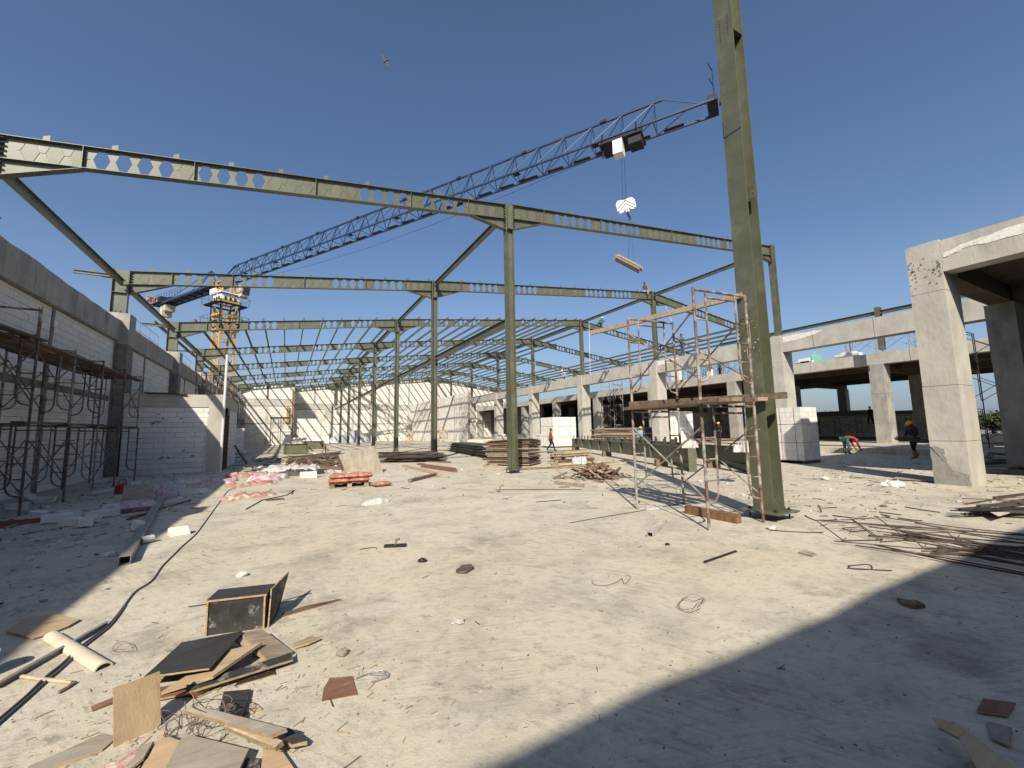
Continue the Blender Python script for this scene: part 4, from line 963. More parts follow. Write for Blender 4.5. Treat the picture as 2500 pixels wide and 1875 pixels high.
# ================================================================ block pallets
def pallet(root, x0, y0, x1, y1, M=None):
    for f in range(3): ob('bearer', MB().box(((x0+x1)/2, y0+.06+(y1-y0-.12)*f/2, .065), (x1-x0, .09, .09), M), WOODD, root)
    n = 5
    for i in range(n): ob('deck_board', MB().box((x0+.05+(x1-x0-.1)*i/(n-1), (y0+y1)/2, .125), (.1, y1-y0, .022), M), WOODG, root)
BSM = {}
def block_stack(x, y, nx, ny, nz, label, rz=0.0, straps=STRAP, bl=(.6, .2, .2), lean=0, parts=True):  # straps: None for a bare stack
    """Blocks stood on a pallet, strapped; every block of the two faces one sees is a part."""
    t = thing('block_pallet', (x, y, 0), label, 'pallet of blocks', 'pallets of white blocks')
    bx_, by_, bz_ = bl; X, Y, Z = nx*bx_, ny*by_, nz*bz_
    if parts:
        for f in range(3): ob('bearer', MB().bx(x-X/2, y-Y/2+.02+(Y-.14)*f/2, .0, x+X/2, y-Y/2+.12+(Y-.14)*f/2, .1), WOODD, t)
        ob('deck_board', MB().bx(x-X/2-.01, y-Y/2, .1, x+X/2+.01, y+Y/2, .13), WOODD, t)
    z0 = .131; rest = MB(); key = bl
    if nx == 6: z0 = .131
    if key not in BSM: BSM[key] = [shared('block', MB().hexa([(sx*(bx_/2-.003)+R.uniform(-.004, .004), sy*(by_/2-.003)+R.uniform(-.004, .004), sz*(bz_/2-.002)) for sz in (-1, 1) for sx, sy in ((-1, -1), (1, -1), (1, 1), (-1, 1))]), AAC) for _ in range(4)]
    cnt = 0
    for k in range(nz):
        for i in range(nx):
            for j in range(ny):
                c = (x-X/2+(i+.5)*bx_, y-Y/2+(j+.5)*by_, z0+(k+.5)*bz_)
                if parts and cnt < 300 and (i == 0 or j == 0 or k == nz-1):
                    piece('block', R.choice(BSM[key]), (c[0]+R.uniform(-.004, .004), c[1]+R.uniform(-.004, .004), c[2]), t); cnt += 1
                elif not parts and (i == 0 or j == 0 or k == nz-1): rest.box(c, (bx_-.008, by_-.008, bz_-.008))
    if not parts: kind(ob('block', rest, AACF, t), 'stuff')
    else: ob('core', MB().bx(x-X/2+bx_*.5, y-Y/2+by_*.5, z0, x+X/2-.01, y+Y/2-.01, z0+Z-bz_*.5), AAC, t)
    if straps:
        for q in (.33, .68):
            z = z0+Z*q; e = .006
            mb = MB().bx(x-X/2-e, y-Y/2-e, z-.008, x+X/2+e, y-Y/2, z+.008).bx(x-X/2-e, y-Y/2, z-.008, x-X/2, y+Y/2+e, z+.008)
            ob('strap', mb, straps, t)
        for q in (.12, .38, .46, .62, .8):
            xx = x-X/2+X*q; yy = y-Y/2+Y*q
            ob('strap', MB().bx(x-X/2-.005, yy-.007, z0, x-X/2-.001, yy+.007, z0+Z).bx(x-X/2, yy-.012, z0+Z+.004, x+X/2, yy+.012, z0+Z+.007), straps if q != .62 else STRAPD, t)
        for q in () if nx == 6 else (.2, .75): ob('strap', MB().bx(x-X/2+X*q-.012, y-Y/2-.005, z0, x-X/2+X*q+.012, y-Y/2-.001, z0+Z), straps, t)
    return t
p = G(1966, 1133)
block_stack(p.x+.63, p.y+1.1, 6, 11, 11, 'tall pallet of white blocks tied with red straps behind the foreground steel column', bl=(.21, .2, .2))
p = G(1655, 1090); block_stack(p.x+.2, p.y+.6, 5, 7, 11, 'white block pallet behind the scaffold tower and the green rafters', straps=STRAPD, bl=(.6, .25, .25))
p = G(1368, 1093); block_stack(p.x+.4, p.y+.8, 4, 8, 10, 'white block pallet just right of the walking person in red', straps=STRAPD, bl=(.6, .25, .25))
p = G(760, 1091); block_stack(3.4, 66.5, 7, 3, 9, 'white block pallet in front of the deeper end wall in the distance', straps=STRAPD, bl=(.6, .3, .4), parts=False)
p = G(470, 1100); block_stack(-3.6, 40.5, 2, 4, 8, 'shaded white block pallet by the left wall scaffold', straps=None, bl=(.6, .25, .25), parts=False)
# ================================================================ green steel lying on the ground
def ground_rafter(a, b, label, plates):
    a = Vector(a); b = Vector(b); d = (b-a).normalized(); s = Vector((-d.y, d.x, 0)); L = (b-a).length; Zv = Vector((0, 0, 1))
    t = thing('roof_rafter', (a+b)/2, label, 'rafter', 'rafters lying on the ground'); q = lambda u, w, z: a+d*u+s*w+Zv*z
    z0, z1 = .3, .88
    mb = MB(); mb.bar(q(0, 0, z1), q(L, 0, z1), .2, .014); mb.bar(q(0, 0, z0), q(L-2.6, 0, z0), .2, .014); mb.bar(q(L-2.6, 0, z0), q(L, 0, .02), .2, .014); mb.bar(q(L-2.6, 0, z0), q(L, 0, z0), .18, .012); ob('flange', mb, STEEL, t)
    ob('web', MB().prism([q(0, -.005, z0), q(L-2.6, -.005, z0), q(L, -.005, .03), q(L, -.005, z1), q(0, -.005, z1)], s*.01), STEEL, t)
    for u in [1.2+i*1.75 for i in range(int((L-1.5)/1.75))]: ob('stiffener', MB().box(q(u, 0, (z0+z1)/2), (.012, .19, z1-z0-.02), Matrix((d, s, Zv)).transposed()), STEELP, t)
    ob('end_plate', MB().box(q(L+.01, 0, .49), (.025, .3, 1.0), Matrix((d, s, Zv)).transposed()), STEELP, t)
    hol = MB()
    for zz in (.12, .22, .35, .48, .61, .74, .87):
        for w in (-.07, .07): hol.tube(q(L+.022, w, zz), q(L+.026, w, zz), .013, 6)
    ob('bolt_hole', hol, BLK, t)
    for i in range(plates):
        u = .6+i*(L-1.2)/plates; w = R.uniform(.12, .3)
        ob('cleat', MB().box(q(u, 0, z1+.13), (w, .01, .24), Matrix((d, s, Zv)).transposed()), STEELP, t)
    for i in range(3): ob('timber_block', MB().box(q(1.0+i*(L-3.4)/2, 0, .145), (.2, .5, .29), Matrix((d, s, Zv)).transposed()), WOODD, t)
e1 = G(1692, 1152); e2 = G(1834, 1158); s1 = Vector((19.0, 25.6, 0))
ground_rafter(s1, e1, 'green rafter lying on timber blocks, its end plate behind the scaffold tower', 22)
ground_rafter(s1+(e2-e1)*.9+Vector((2.2, 1.2, 0)), e2, 'green rafter lying on the ground with its end plate near the foreground column', 14)
st = G(695, 1110)
for i, (a, b, w) in enumerate(((G(695, 1110), G(750, 1109), 0), (G(742, 1097), G(788, 1096), 0))):
    a.z = 0; b.z = 0; d = (b-a).normalized(); mb = MB(); up = Vector((0, 0, 1))
    mb.bar(a+up*.82, b+up*.82, .25, .03); mb.bar(a+up*.03, b+up*.03, .25, .03); mb.bar(a+up*.42, b+up*.42, .02, .76); mb.bar((a+b)/2+up*.05, (a+b)/2+up*.8, .03, .24, d); mb.bar(a+up*.02, a+up*.84, .02, .25, d); mb.bar(b+up*.02, b+up*.84, .02, .25, d)
    tag(ob('steel_stub', mb, STEEL), ['nearer short green steel stub lying on the floor before the end wall', 'farther short green steel stub beside the distant block pallet'][i], 'steel stub')
# purlin pile
a, b = G(1093, 1101), G(1205, 1123)
t = thing('purlin_pile', (a+b)/2, 'pile of dark green steel purlins lying on the sunlit floor behind the timber stack', 'steel pile')
d = (b-a); d.z = 0; L = d.length; d.normalize(); s = Vector((-d.y, d.x, 0))
for i in range(5):
    for j in range(4):
        c = a + s*(i*.32+R.uniform(0, .06)) + Vector((0, 0, .06+j*.17)); k = R.uniform(-.3, .3)+j*.25
        mb = MB(); p0, p1 = c+d*k, c+d*(L+R.uniform(-.4, .2)); mb.bar(p0, p1, .26, .012); mb.bar(p0+Vector((0, 0, .13)), p1+Vector((0, 0, .13)), .26, .012); mb.bar(p0+s*.12+Vector((0, 0, .065)), p1+s*.12+Vector((0, 0, .065)), .012, .12)
        ob('purlin', mb, PURL, t)
ob('timber_block', MB().bar(b-d*1.2-s*.2+Vector((0, 0, .03)), b-d*1.2+s*1.6+Vector((0, 0, .03)), .1, .06), WOODD, t)
# ================================================================ timber
def panel_stack():
    c0 = G(1296, 1140); t = thing('panel_stack', c0, 'tall neat stack of weathered plywood and timber shutter panels behind the nearest centre column', 'timber stack')
    A = Vector((9.35, 15.75, 0)); e1 = (G(1341, 1128)-A); e1.z = 0; e1.normalize(); e2 = Vector((-e1.y, e1.x, 0))
    n = 17; z = 0.06
    for i in range(n):
        h = R.uniform(.045, .075); o1 = R.uniform(-.06, .08); o2 = R.uniform(-.06, .08); tilt = .012*(i-3)
        P0 = A+e1*o1+e2*o2; W1, W2 = 1.45+R.uniform(-.1, .1), 2.1+R.uniform(-.15, .2)
        cs = [P0, P0+e1*W1, P0+e1*W1+e2*W2, P0+e2*W2]; zz = [z, z-tilt*W1*.55, z-tilt*W1*.55-tilt*W2*.3, z-tilt*W2*.35]; zz = [max(.01+i*.02, q) for q in zz]
        ob('panel', MB().hexa([Vector((c.x, c.y, q)) for c, q in zip(cs, zz)]+[Vector((c.x, c.y, q+h*.62)) for c, q in zip(cs, zz)]), R.choice([WOODG, WOODD, WOODG, WOODP]), t)
        z += h+.012
        for u in (.1, .5, .9):
            p = P0+e1*W1*u; q_ = zz[0]+(zz[1]-zz[0])*u
            ob('batten', MB().bar(Vector((p.x, p.y, q_-.012)), Vector((p.x, p.y, 0))+e2*W2+Vector((0, 0, q_+(zz[3]-zz[0])-.012)), .07, .03), WOODD, t) if i % 2 else None
panel_stack()
def beam_stack(p0, d, n, m, L, label, mats, s=.1, gap=.02, ragged=.25, cat='timber stack', wob=.03, name='timber_stack'):
    d = Vector((d[0], d[1], 0)).normalized(); sd_ = Vector((-d.y, d.x, 0)); t = thing(name, p0, label, cat)
    for j in range(m):
        for i in range(n):
            c = Vector(p0)+sd_*(i*(s+gap)+R.uniform(-.01, .01))+Vector((0, 0, s*.55+j*(s+.012)))
            a = c+d*R.uniform(-ragged, ragged); b = c+d*(L+R.uniform(-ragged, ragged))+sd_*R.uniform(-wob, wob)+Vector((0, 0, R.uniform(-.01, .02)))
            ob('timber', MB().bar(a, b, s*R.uniform(.8, 1), s*R.uniform(.7, .95)), R.choice(mats), t)
    return t
p = G(1372, 1130); beam_stack(p, (1, .08), 7, 4, 1.9, 'low stack of square timbers lying in front of the green rafters', [WOODG, WOODP, WOODG, WOODD], .12)
p = G(1350, 1148); beam_stack(p+Vector((.5, .4, 0)), (1, .02), 2, 2, 3.1, 'pale round timbers lying beside the low timber stack', [WOODG, WOODP], .1)
# big loose heap
c = G(1447, 1170); t = thing('timber_heap', c, 'loose heap of brown and white broken timber pieces on the floor', 'timber heap')
hx_ = R0_; hy_ = Vector((R0_.y*-1, R0_.x, 0)); hy_ = Vector((-hx_.y, hx_.x, 0))
for i in range(110):
    r_ = abs(R.gauss(0, .42)); a = R.uniform(0, 2*PI); L = R.uniform(.25, .75)
    pz = max(.03, .5*(1-r_/1.05)*R.uniform(.15, 1)); ct = c+hx_*(1.15*r_*math.cos(a)+.1)+hy_*(.75*r_*math.sin(a)+.2)+Vector((0, 0, pz))
    th = R.gauss(0, .55) if R.random() < .65 else R.uniform(0, PI); el = R.gauss(0, .25) if R.random() < .75 else R.uniform(-.8, .8)
    d = (hx_*math.cos(th)+hy_*math.sin(th))*math.cos(el)+Vector((0, 0, math.sin(el)))
    A, B = ct-d*L/2, ct+d*L/2; lo = min(A.z, B.z)
    if lo < .03: A.z += .03-lo; B.z += .03-lo
    ob('timber', MB().bar(A, B, R.uniform(.04, .09), R.uniform(.03, .06)), R.choice([WOODD, WOODD, WOODG, WOODG, PLYR, RUBW if i % 9 == 0 else WOODD]), t)
for (x, y, x2, y2) in ((1411, 1122, 1427, 1186), (1465, 1130, 1460, 1178), (1500, 1130, 1520, 1165)):
    pass
for i, (x1, y1, x2, y2, m, w, lab) in enumerate((
    (1270, 1148, 1378, 1143, WOODD, .1, 'brown timber lying between the nearest centre column and the timber heap'),
    (1180, 1140, 1236, 1135, WOODG, .09, 'thin grey timber lying left of the panel stack'),
    (1356, 1182, 1425, 1190, WOODG, .1, 'grey timber end sticking out left of the loose timber heap'),
    (1480, 1138, 1535, 1131, WOODP, .1, 'pale timber lying behind the loose timber heap'))):
    a, b = G(x1, y1), G(x2, y2); up = Vector((0, 0, w*.45)); tag(ob('timber_beam', MB().bar(a+up, b+up, w, w*.8), m), lab, 'timber')
a, b = G(1678, 1253), G(1805, 1278); up = Vector((0, 0, .075))
tag(ob('timber_beam', MB().bar(a+up, b+up, .13, .14), mat('orange_brown_timber', (.23, .12, .06), (.12, .062, .03), 4, .8, .3, 30, stretch=(.6, 3, 3))), 'thick orange brown timber lying at the foot of the scaffold tower', 'timber')
# far stick bundles by the right row
def bundle(p0, d, L, n, rad, label, mats, sx=1.0, name='stick_bundle', wob=.06, flat=.6, th=(.04, .07)):
    d = Vector((d[0], d[1], 0)).normalized(); sd_ = Vector((-d.y, d.x, 0)); t = thing(name, p0, label, 'bundle')
    for i in range(n):
        r_ = rad*math.sqrt(R.random()); a = R.uniform(0, 2*PI); c = Vector(p0)+sd_*r_*math.cos(a)*sx+Vector((0, 0, rad*flat+r_*math.sin(a)*flat+.02)); k = R.uniform(-.15, .15)*L
        mid = c+sd_*R.uniform(-wob, wob)+Vector((0, 0, R.uniform(-wob, wob*.3)))
        w = R.uniform(*th); ob('stick', MB().path([c-d*(L/2-k), mid, c+d*(L/2+k)], w*.5, 5), R.choice(mats), t)
    return t
bundle(Vector((26.0, 27.4, 0)), (1, -.75), 4.6, 90, 1.0, 'big tied bundle of brown sticks beside the third concrete column', [WOODD, WOODG, WOODD], 1.0, flat=.8, th=(.06, .11))
bundle(Vector((28.6, 26.6, 0)), (1, -.75), 3.4, 60, 1.0, 'dark bundle of sticks right of the big brown bundle', [DSCAF, BLK, WOODD], 1.0, flat=.8, th=(.06, .11))
bundle(G(1690, 1085), (1, -.7), 7.0, 55, .7, 'spread of bent pale sticks lying beyond the green rafters', [WOODG, WOODD], 2.6, wob=.4, flat=.35, th=(.05, .09))
bundle(Vector((5.9, 22.4, 0)), (1, -.5), 3.0, 80, .5, 'dark tangled bundle of steel rods between the centre columns', [REBAR, BLK, REBAR], 1.4, wob=.14, flat=.55, th=(.02, .04), name='rod_bundle')
for i, (x1, y1, x2, y2, m, w, lab) in enumerate((
    (985, 1140, 1073, 1160, WOODG, .12, 'long grey plank beside the rod bundle'), (1000, 1178, 1062, 1162, WOODD, .12, 'dark timber lying in front of the long grey plank'),
    (1020, 1135, 1112, 1148, PLYR, .1, 'reddish timber rail right of the rod bundle'), (1030, 1141, 1114, 1153, PLYR, .1, 'second reddish timber rail right of the rod bundle'), (1040, 1128, 1100, 1130, WOODD, .08, 'thin brown timber behind the reddish rails'))):
    a, b = G(x1, y1), G(x2, y2); up = Vector((0, 0, w*.45)); tag(ob('timber_beam', MB().bar(a+up, b+up, w, w*.8), m), lab, 'timber')
# ================================================================ red cement bags on a pallet, leaning board
from mathutils import noise as NZ
def sack_mesh(l, w, h, jit=.05, seed=0):
    rr = random.Random(seed); nx, ny = 12, 8; vs = []; fs = []
    for s in (1, -1):
        for i in range(nx+1):
            for j in range(ny+1):
                u, v = i/nx*2-1, j/ny*2-1
                e = (1-abs(u)**5)*(1-abs(v)**4)
                vs.append(Vector((u*l/2*(1-.05*(abs(v)**3)), v*w/2*(1-.05*abs(u)**3), s*h/2*e**.45 + (rr.uniform(-1, 1)*h*jit if e > .05 else 0))))
    o = (nx+1)*(ny+1)
    for i in range(nx):
        for j in range(ny):
            a = i*(ny+1)+j; fs.append((a, a+ny+1, a+ny+2, a+1)); fs.append((o+a, o+a+1, o+a+ny+2, o+a+ny+1))
    return vs, fs
def sack(name, c, l, w, h, rz, m, parent=None, seed=0, jit=.05, tilt=0.0):
    vs, fs = sack_mesh(l, w, h, jit, seed); M = Matrix.Rotation(rz, 3, 'Z') @ Matrix.Rotation(tilt, 3, 'X'); c = Vector(c)
    return ob(name, MB().add([c+M @ v for v in vs], fs), m, parent, smooth=True)
A = G(842, 1192); Bp = G(884, 1189); d = (Bp-A); d.z = 0; d.normalize(); s = Vector((-d.y, d.x, 0)); rz = math.atan2(d.y, d.x)
A = A - d*.42
t = thing('wooden_pallet', A+d*.5+s*.5, 'wooden pallet on the floor under the red cement bags', 'pallet')
q = lambda u, w, z: A+d*u+s*w+Vector((0, 0, z)); MZ = Matrix.Rotation(rz, 3, 'Z')
for w in (.05, .5, .95):
    ob('bearer', MB().box(q(.55, w, .015), (1.1, .1, .03), MZ), WOODG, t)
    for u in (.08, .55, 1.02): ob('block', MB().box(q(u, w, .07), (.12, .1, .08), MZ), WOODP if u > .3 else WOODD, t)
for u in (.06, .3, .55, .8, 1.04): ob('deck_board', MB().box(q(u, .5, .123), (.12, 1.0, .024), MZ), WOODD, t)
bags = [(.28, .2, 0, .02), (.83, .22, 0, -.03), (.28, .62, 0, .05), (.82, .66, 0, 0), (.22, .24, 1, .0), (.62, .24, 1, .03), (1.0, .25, 1, -.02), (.35, .66, 1, 0), (.85, .66, 1, .02)]
pos = ['lower left front', 'lower right front', 'lower left back', 'lower right back', 'upper left front', 'upper middle front', 'upper right front', 'upper left back', 'upper right back']
for i, (u, w, l, a) in enumerate(bags):
    o = sack('cement_bag', q(u, w, .2+l*.125), .6 if l == 0 else .44, .42, .135, rz+a, BAGR, seed=i)
    tag(o, f'red cement bag stacked on the pallet, {pos[i]}', 'cement bag', 'red cement bags')
o = sack('cement_bag', q(1.42, -.12, .07), .58, .4, .13, rz+.25, BAGR, seed=31); tag(o, 'red cement bag lying on the floor right of the pallet', 'cement bag', 'red cement bags')
a, b = G(838, 1150), G(929, 1151); a = Vector((a.x, a.y-1.0, 0)); b = Vector((b.x, b.y-.6, 0))
tl = onY(826, 1111, a.y+.25); tr_ = onY(914, 1088, b.y+.3)
tag(ob('plywood_board', MB().prism([a+Vector((0, 0, .0)), b+Vector((0, 0, .0)), tr_, tl], Vector((.0, .035, 0))), PLYG), 'large square weathered plywood board propped upright behind the red cement bags', 'board')
# ================================================================ cloth, sacks and rubble near the left wall
def crumple(name, c, l, w, h, rz, m, label, cat='sack', seed=0, group=None):
    rr = random.Random(seed); nx, ny = 22, 16; vs = []; M = Matrix.Rotation(rz, 3, 'Z'); c = Vector(c)
    ph = [rr.uniform(0, 6) for _ in range(6)]
    for i in range(nx+1):
        for j in range(ny+1):
            u, v = i/nx*2-1, j/ny*2-1; e = max(0, 1-u*u)*max(0, 1-v*v)
            nv = Vector((u*1.7+ph[0]*9, v*1.7+ph[1]*9, ph[2])); z = h*e**.22*(.42+.55*abs(NZ.noise(nv))+.5*NZ.noise(nv*2.3)+.28*NZ.noise(nv*5.1))+rr.uniform(-.03, .05)*h*e
            vs.append(c+M @ Vector((u*l/2*(1+.18*math.sin(4*v+ph[2])), v*w/2*(1+.22*math.sin(3*u+ph[3])), max(.004, z+.004))))
    o = len(vs); vs += [Vector((v.x, v.y, max(.002, v.z-.006))) for v in vs[:o]]
    fs = []
    for i in range(nx):
        for j in range(ny):
            a = i*(ny+1)+j; fs.append((a, a+ny+1, a+ny+2, a+1)); fs.append((o+a, o+a+1, o+a+ny+2, o+a+ny+1))
    return tag(ob(name, MB().add(vs, fs), m, smooth=True), label, cat, group)
crumple('sack', G(395, 1196), 1.0, .7, .3, .6, BAGW, 'crumpled pale empty sacks beside the board in the left shade', seed=1)
crumple('sack', G(400, 1215), .55, .5, .34, .2, BAGK, 'pink and white sack slumped on the end of the square tube', seed=2)
o = sack('sack', G(314, 1249)+Vector((0, 0, .1)), .95, .5, .22, .25, BAGK, seed=5, jit=.12); tag(o, 'plump pink and white sack lying in the left shade', 'sack')
crumple('sack', G(460, 1206), .9, .35, .2, .3, BAGW, 'twisted white plastic sack at the edge of the left shade', seed=3)
crumple('sack', G(535, 1178), 1.0, .5, .2, .4, BAGK, 'pink sack lying by the corner of the low block building', seed=4)
crumple('sack', G(655, 1172), 1.2, .7, .32, .5, BAGK, 'pink and white striped sack in the sun right of the low building', seed=6)
crumple('cloth', G(605, 1163), 1.3, .7, .25, .2, CLOR, 'orange cloth lying near the low building corner', 'cloth', seed=7)
crumple('cloth', G(612, 1185), 1.2, .5, .16, .3, CLOR, 'flat orange cloth farther from the wall', 'cloth', seed=8)
crumple('cloth', G(612, 1214), 1.1, .45, .14, .35, CLOR, 'orange torn sack cloth lying across the cable', 'cloth', seed=9)
crumple('sack', G(1590, 1240), .5, .3, .05, .2, BAGW, 'flattened dusty white bag left of the steel tube offcut', seed=10)
crumple('sack', G(1418, 1147)+Vector((0, 0, .25)), .7, .5, .35, .6, BAGW, 'white sack lying on the low timber stack', seed=11)
crumple('sack', G(2070, 1130), .7, .5, .22, .2, BAGW, 'white plastic sack beside the red strapped pallet', seed=12)
crumple('sack', G(2178, 1186), .5, .35, .18, .1, BAGW, 'white plastic bag left of the big concrete column', seed=13)
crumple('sack', G(2222, 1132), .5, .4, .15, .1, BAGW, 'pale plastic bag in the shade left of the big concrete column', seed=14)
crumple('sack', G(918, 1230), .55, .22, .14, .4, BAGW, 'torn paper bag in front of the cement bag pallet', seed=15)
for (x, y, zz, lab) in ((1683, 1093, .95, 'white sack draped over the lying green rafter'), (1815, 1103, .9, 'small white sack on the second lying green rafter')):
    g = G(x, y, zz); crumple('sack', g, .45, .4, .32, .4, BAGW, lab, seed=int(x))
# leaning board and things in the left shade
a, b = G(290, 1246), G(370, 1246); c1 = onY(303, 1186, a.y+.75); c2 = onY(376, 1186, b.y+.75)
tag(ob('plywood_board', MB().prism([a, b, c2, c1], (0, .02, .02)), PLYG), 'grey plywood board leaning low among sacks in the left shade', 'board')
g = G(297, 1205); tag(ob('plastic_can', MB().path([g, g+Vector((0, 0, .22)), g+Vector((0, 0, .28))], [.17, .16, .07], 10).path([g+Vector((-.1, 0, .28)), g+Vector((-.05, 0, .38)), g+Vector((.06, 0, .38)), g+Vector((.1, 0, .26))], .015, 5), mat('red_plastic', (.32, .03, .025), (.25, .02, .02), 3, .4, 0)), 'red plastic can behind the leaning board', 'can')
crumple('cloth', G(15, 1283), .9, .5, .1, .5, mat('rust_red_cloth', (.23, .07, .045), (.15, .05, .035), 5, .9, .2), 'rust red cloth at the left edge of the picture', 'cloth', seed=21)
for i, (x1, y1, x2, y2, w, m, lab) in enumerate((
    (70, 1254, 290, 1241, .06, PVC, 'long thin white pipe lying along the left wall'), (10, 1295, 90, 1263, .05, WOODG, 'thin plank end by the red cloth at the left edge'),
    (310, 1271, 380, 1250, .05, WOODD, 'thin dark lath next to the square tube'), (220, 1210, 300, 1196, .12, PVC, 'white plank lying under the left scaffold'),
    (360, 1222, 470, 1205, .05, WOODG, 'grey lath beside the pink sack'), (390, 1245, 466, 1222, .04, WOODD, 'dark lath right of the pink sack'))):
    a, b = G(x1, y1), G(x2, y2); up = Vector((0, 0, w*.5)); tag(ob('lath', MB().bar(a+up, b+up, w, w*.7), m), lab, 'lath')
a, b = G(303, 1380), G(393, 1222); up = Vector((0, 0, .055))
d = (b-a).normalized(); s = Vector((-d.y, d.x, 0)); w = .055; th = .006
t = thing('square_tube', (a+b)/2, 'long grey square steel tube lying at the edge of the left shade', 'steel tube')
mb = MB()
for (p, q_, ww, hh) in ((s*w, 0, th, 2*w), (s*-w, 0, th, 2*w)): mb.bar(a+up+p, b+up+p, ww, hh)
for z in (-w+th/2, w-th/2): mb.bar(a+up+Vector((0, 0, z)), b+up+Vector((0, 0, z)), 2*w-th, th)
ob('tube', mb, SQP, t); ob('bore_shade', MB().bar(a+up+d*.15, a+up+d*.16, 2*w-2*th, 2*w-2*th), BLK, t)  # black plate stands in for the shade inside the tube
a, b = G(1587, 1313), G(1622, 1280); d = (b-a).normalized(); s = Vector((-d.y, d.x, 0)); w = .04; up = Vector((0, 0, .04))
t = thing('square_tube', (a+b)/2, 'short open-ended steel tube offcut lying on the sunlit floor', 'steel tube'); mb = MB()
for p in (s*w, s*-w): mb.bar(a+up+p, b+up+p, .006, 2*w)
for z in (-w+.003, w-.003): mb.bar(a+up+Vector((0, 0, z)), b+up+Vector((0, 0, z)), 2*w-.006, .006)
ob('tube', mb, mat('white_steel_tube', (.55, .52, .47), (.35, .3, .25), 8, .6, .1), t); ob('bore_shade', MB().bar(a+up+d*.08, a+up+d*.085, 2*w-.012, 2*w-.012), BLK, t)  # black plate again painted as the shade in the hollow
# aerated blocks lying about in the left shade
def loose_block(x, y, l, rz, label, z=0.0, tilt=0.0, w=.15, h=.14, broken=True):
    c = G(x, y); l = l*.68; l2 = l/2; rr = random.Random(int(x*7+y)); M = Matrix.Rotation(rz, 3, 'Z') @ Matrix.Rotation(tilt, 3, 'Y'); j = .03 if broken else .003
    p = [Vector((sx*l2+rr.uniform(-j, j), sy*w/2+rr.uniform(-j, j)*.5, sz*h/2+rr.uniform(-j, j)*.5)) for sz in (-1, 1) for sx, sy in ((-1, -1), (1, -1), (1, 1), (-1, 1))]
    mb = MB().hexa([Vector((0, 0, 0))+M @ q for q in p]); lo = min(v[2] for v in mb.v); mb.v = [(v[0]+c.x, v[1]+c.y, v[2]-lo+z) for v in mb.v]
    tag(ob('loose_block', mb, AAC), label, 'block', 'loose white blocks on the floor')
for a in ((92, 1272, .35, .2, 'broken white block chunk at the left end of the row by the wall', 0, .2), (135, 1276, .6, .25, 'long white block behind the broken chunk in the left shade'), (173, 1284, .4, .1, 'white block standing in front of the row in the left shade'),
          (208, 1288, .32, .3, 'small broken block at the front of the row in the left shade', 0, .15), (165, 1264, .5, .4, 'white block half hidden behind the row in the left shade'), (255, 1263, .6, .35, 'long clean white block at the right end of the row'),
          (225, 1278, .3, .5, 'tilted block fragment by the long clean block', 0, .4), (60, 1228, .5, .7, 'white block leaning under the left scaffold', .05, .7), (40, 1245, .5, .2, 'white block lying by the near scaffold leg'), (110, 1228, .5, .1, 'grey shaded block under the scaffold'),
          (240, 1180, .6, .1, 'white block at the foot of the concrete pier'), (332, 1185, .3, .2, 'small white block in front of the low building'), (440, 1183, .6, .1, 'long white block along the low building front'), (470, 1181, .6, .1, 'second long white block along the low building front'),
          (436, 1306, .36, .2, 'white block fragment in the sun beside the shade edge'), (333, 1297, .22, .6, 'white block fragment left of the square tube', 0, .3), (327, 1313, .25, .1, 'thin white sliver left of the square tube', 0, 0, .08, .06),
          (752, 1167, .85, .0, 'clean white block in the sun left of the cement bags', 0, 0, .3, .22)):
    loose_block(*a)
g = G(343, 1330); tag(ob('cup', MB().path([g+Vector((0, 0, .06)), g+Vector((.12, .1, .06))], .055, 10), BAGW), 'small white paper cup lying beside the square tube', 'cup')
g = G(0, 1655); tag(ob('bucket', MB().path([g+Vector((-.12, .05, 0)), g+Vector((-.12, .05, .16))], [.07, .085], 14), PVC), 'white bucket cut off by the left edge of the picture', 'bucket')
# cable
t = thing('cable', G(300, 1480), 'long grey electric cable snaking from the lower left corner to the sacks', 'cable')
ptsA = [(-60, 1805), (0, 1757), (60, 1706), (107, 1660), (150, 1625), (195, 1583), (265, 1528), (305, 1478), (330, 1447), (370, 1420), (395, 1385), (420, 1360), (445, 1335), (480, 1303), (508, 1265), (535, 1228), (556, 1200), (575, 1192)]
ptsB = [(-60, 1822), (0, 1768), (70, 1706), (112, 1668), (160, 1626), (205, 1582), (268, 1531), (306, 1480)]
for pts in (ptsA, ptsB):
    pp = [G(x, y)+Vector((0, 0, .011)) for x, y in pts]; fine = []
    for i in range(len(pp)-1):
        p0, p1, p2, p3 = pp[max(0, i-1)], pp[i], pp[i+1], pp[min(len(pp)-1, i+2)]
        for k in range(6):
            u = k/6; fine.append(.5*((2*p1)+(-p0+p2)*u+(2*p0-5*p1+4*p2-p3)*u*u+(-p0+3*p1-3*p2+p3)*u**3))
    fine.append(pp[-1]); ob('strand', MB().path(fine, .0075, 6), CABLE, t)
pp = [G(x, y)+Vector((0, 0, .012)) for x, y in [(600, 1245), (640, 1222), (700, 1210), (718, 1198), (712, 1208)]]
tag(ob('rebar_rod', MB().path(pp, .012, 6), REBAR), 'bent dark rod lying right of the orange cloth', 'rod')
pp = [G(x, y)+Vector((0, 0, .012)) for x, y in [(648, 1222), (690, 1217), (695, 1220), (650, 1223)]]
tag(ob('rebar_stirrup', MB().path(pp, .012, 6), REBAR), 'narrow bent wire loop lying in front of the cement bags', 'rod')
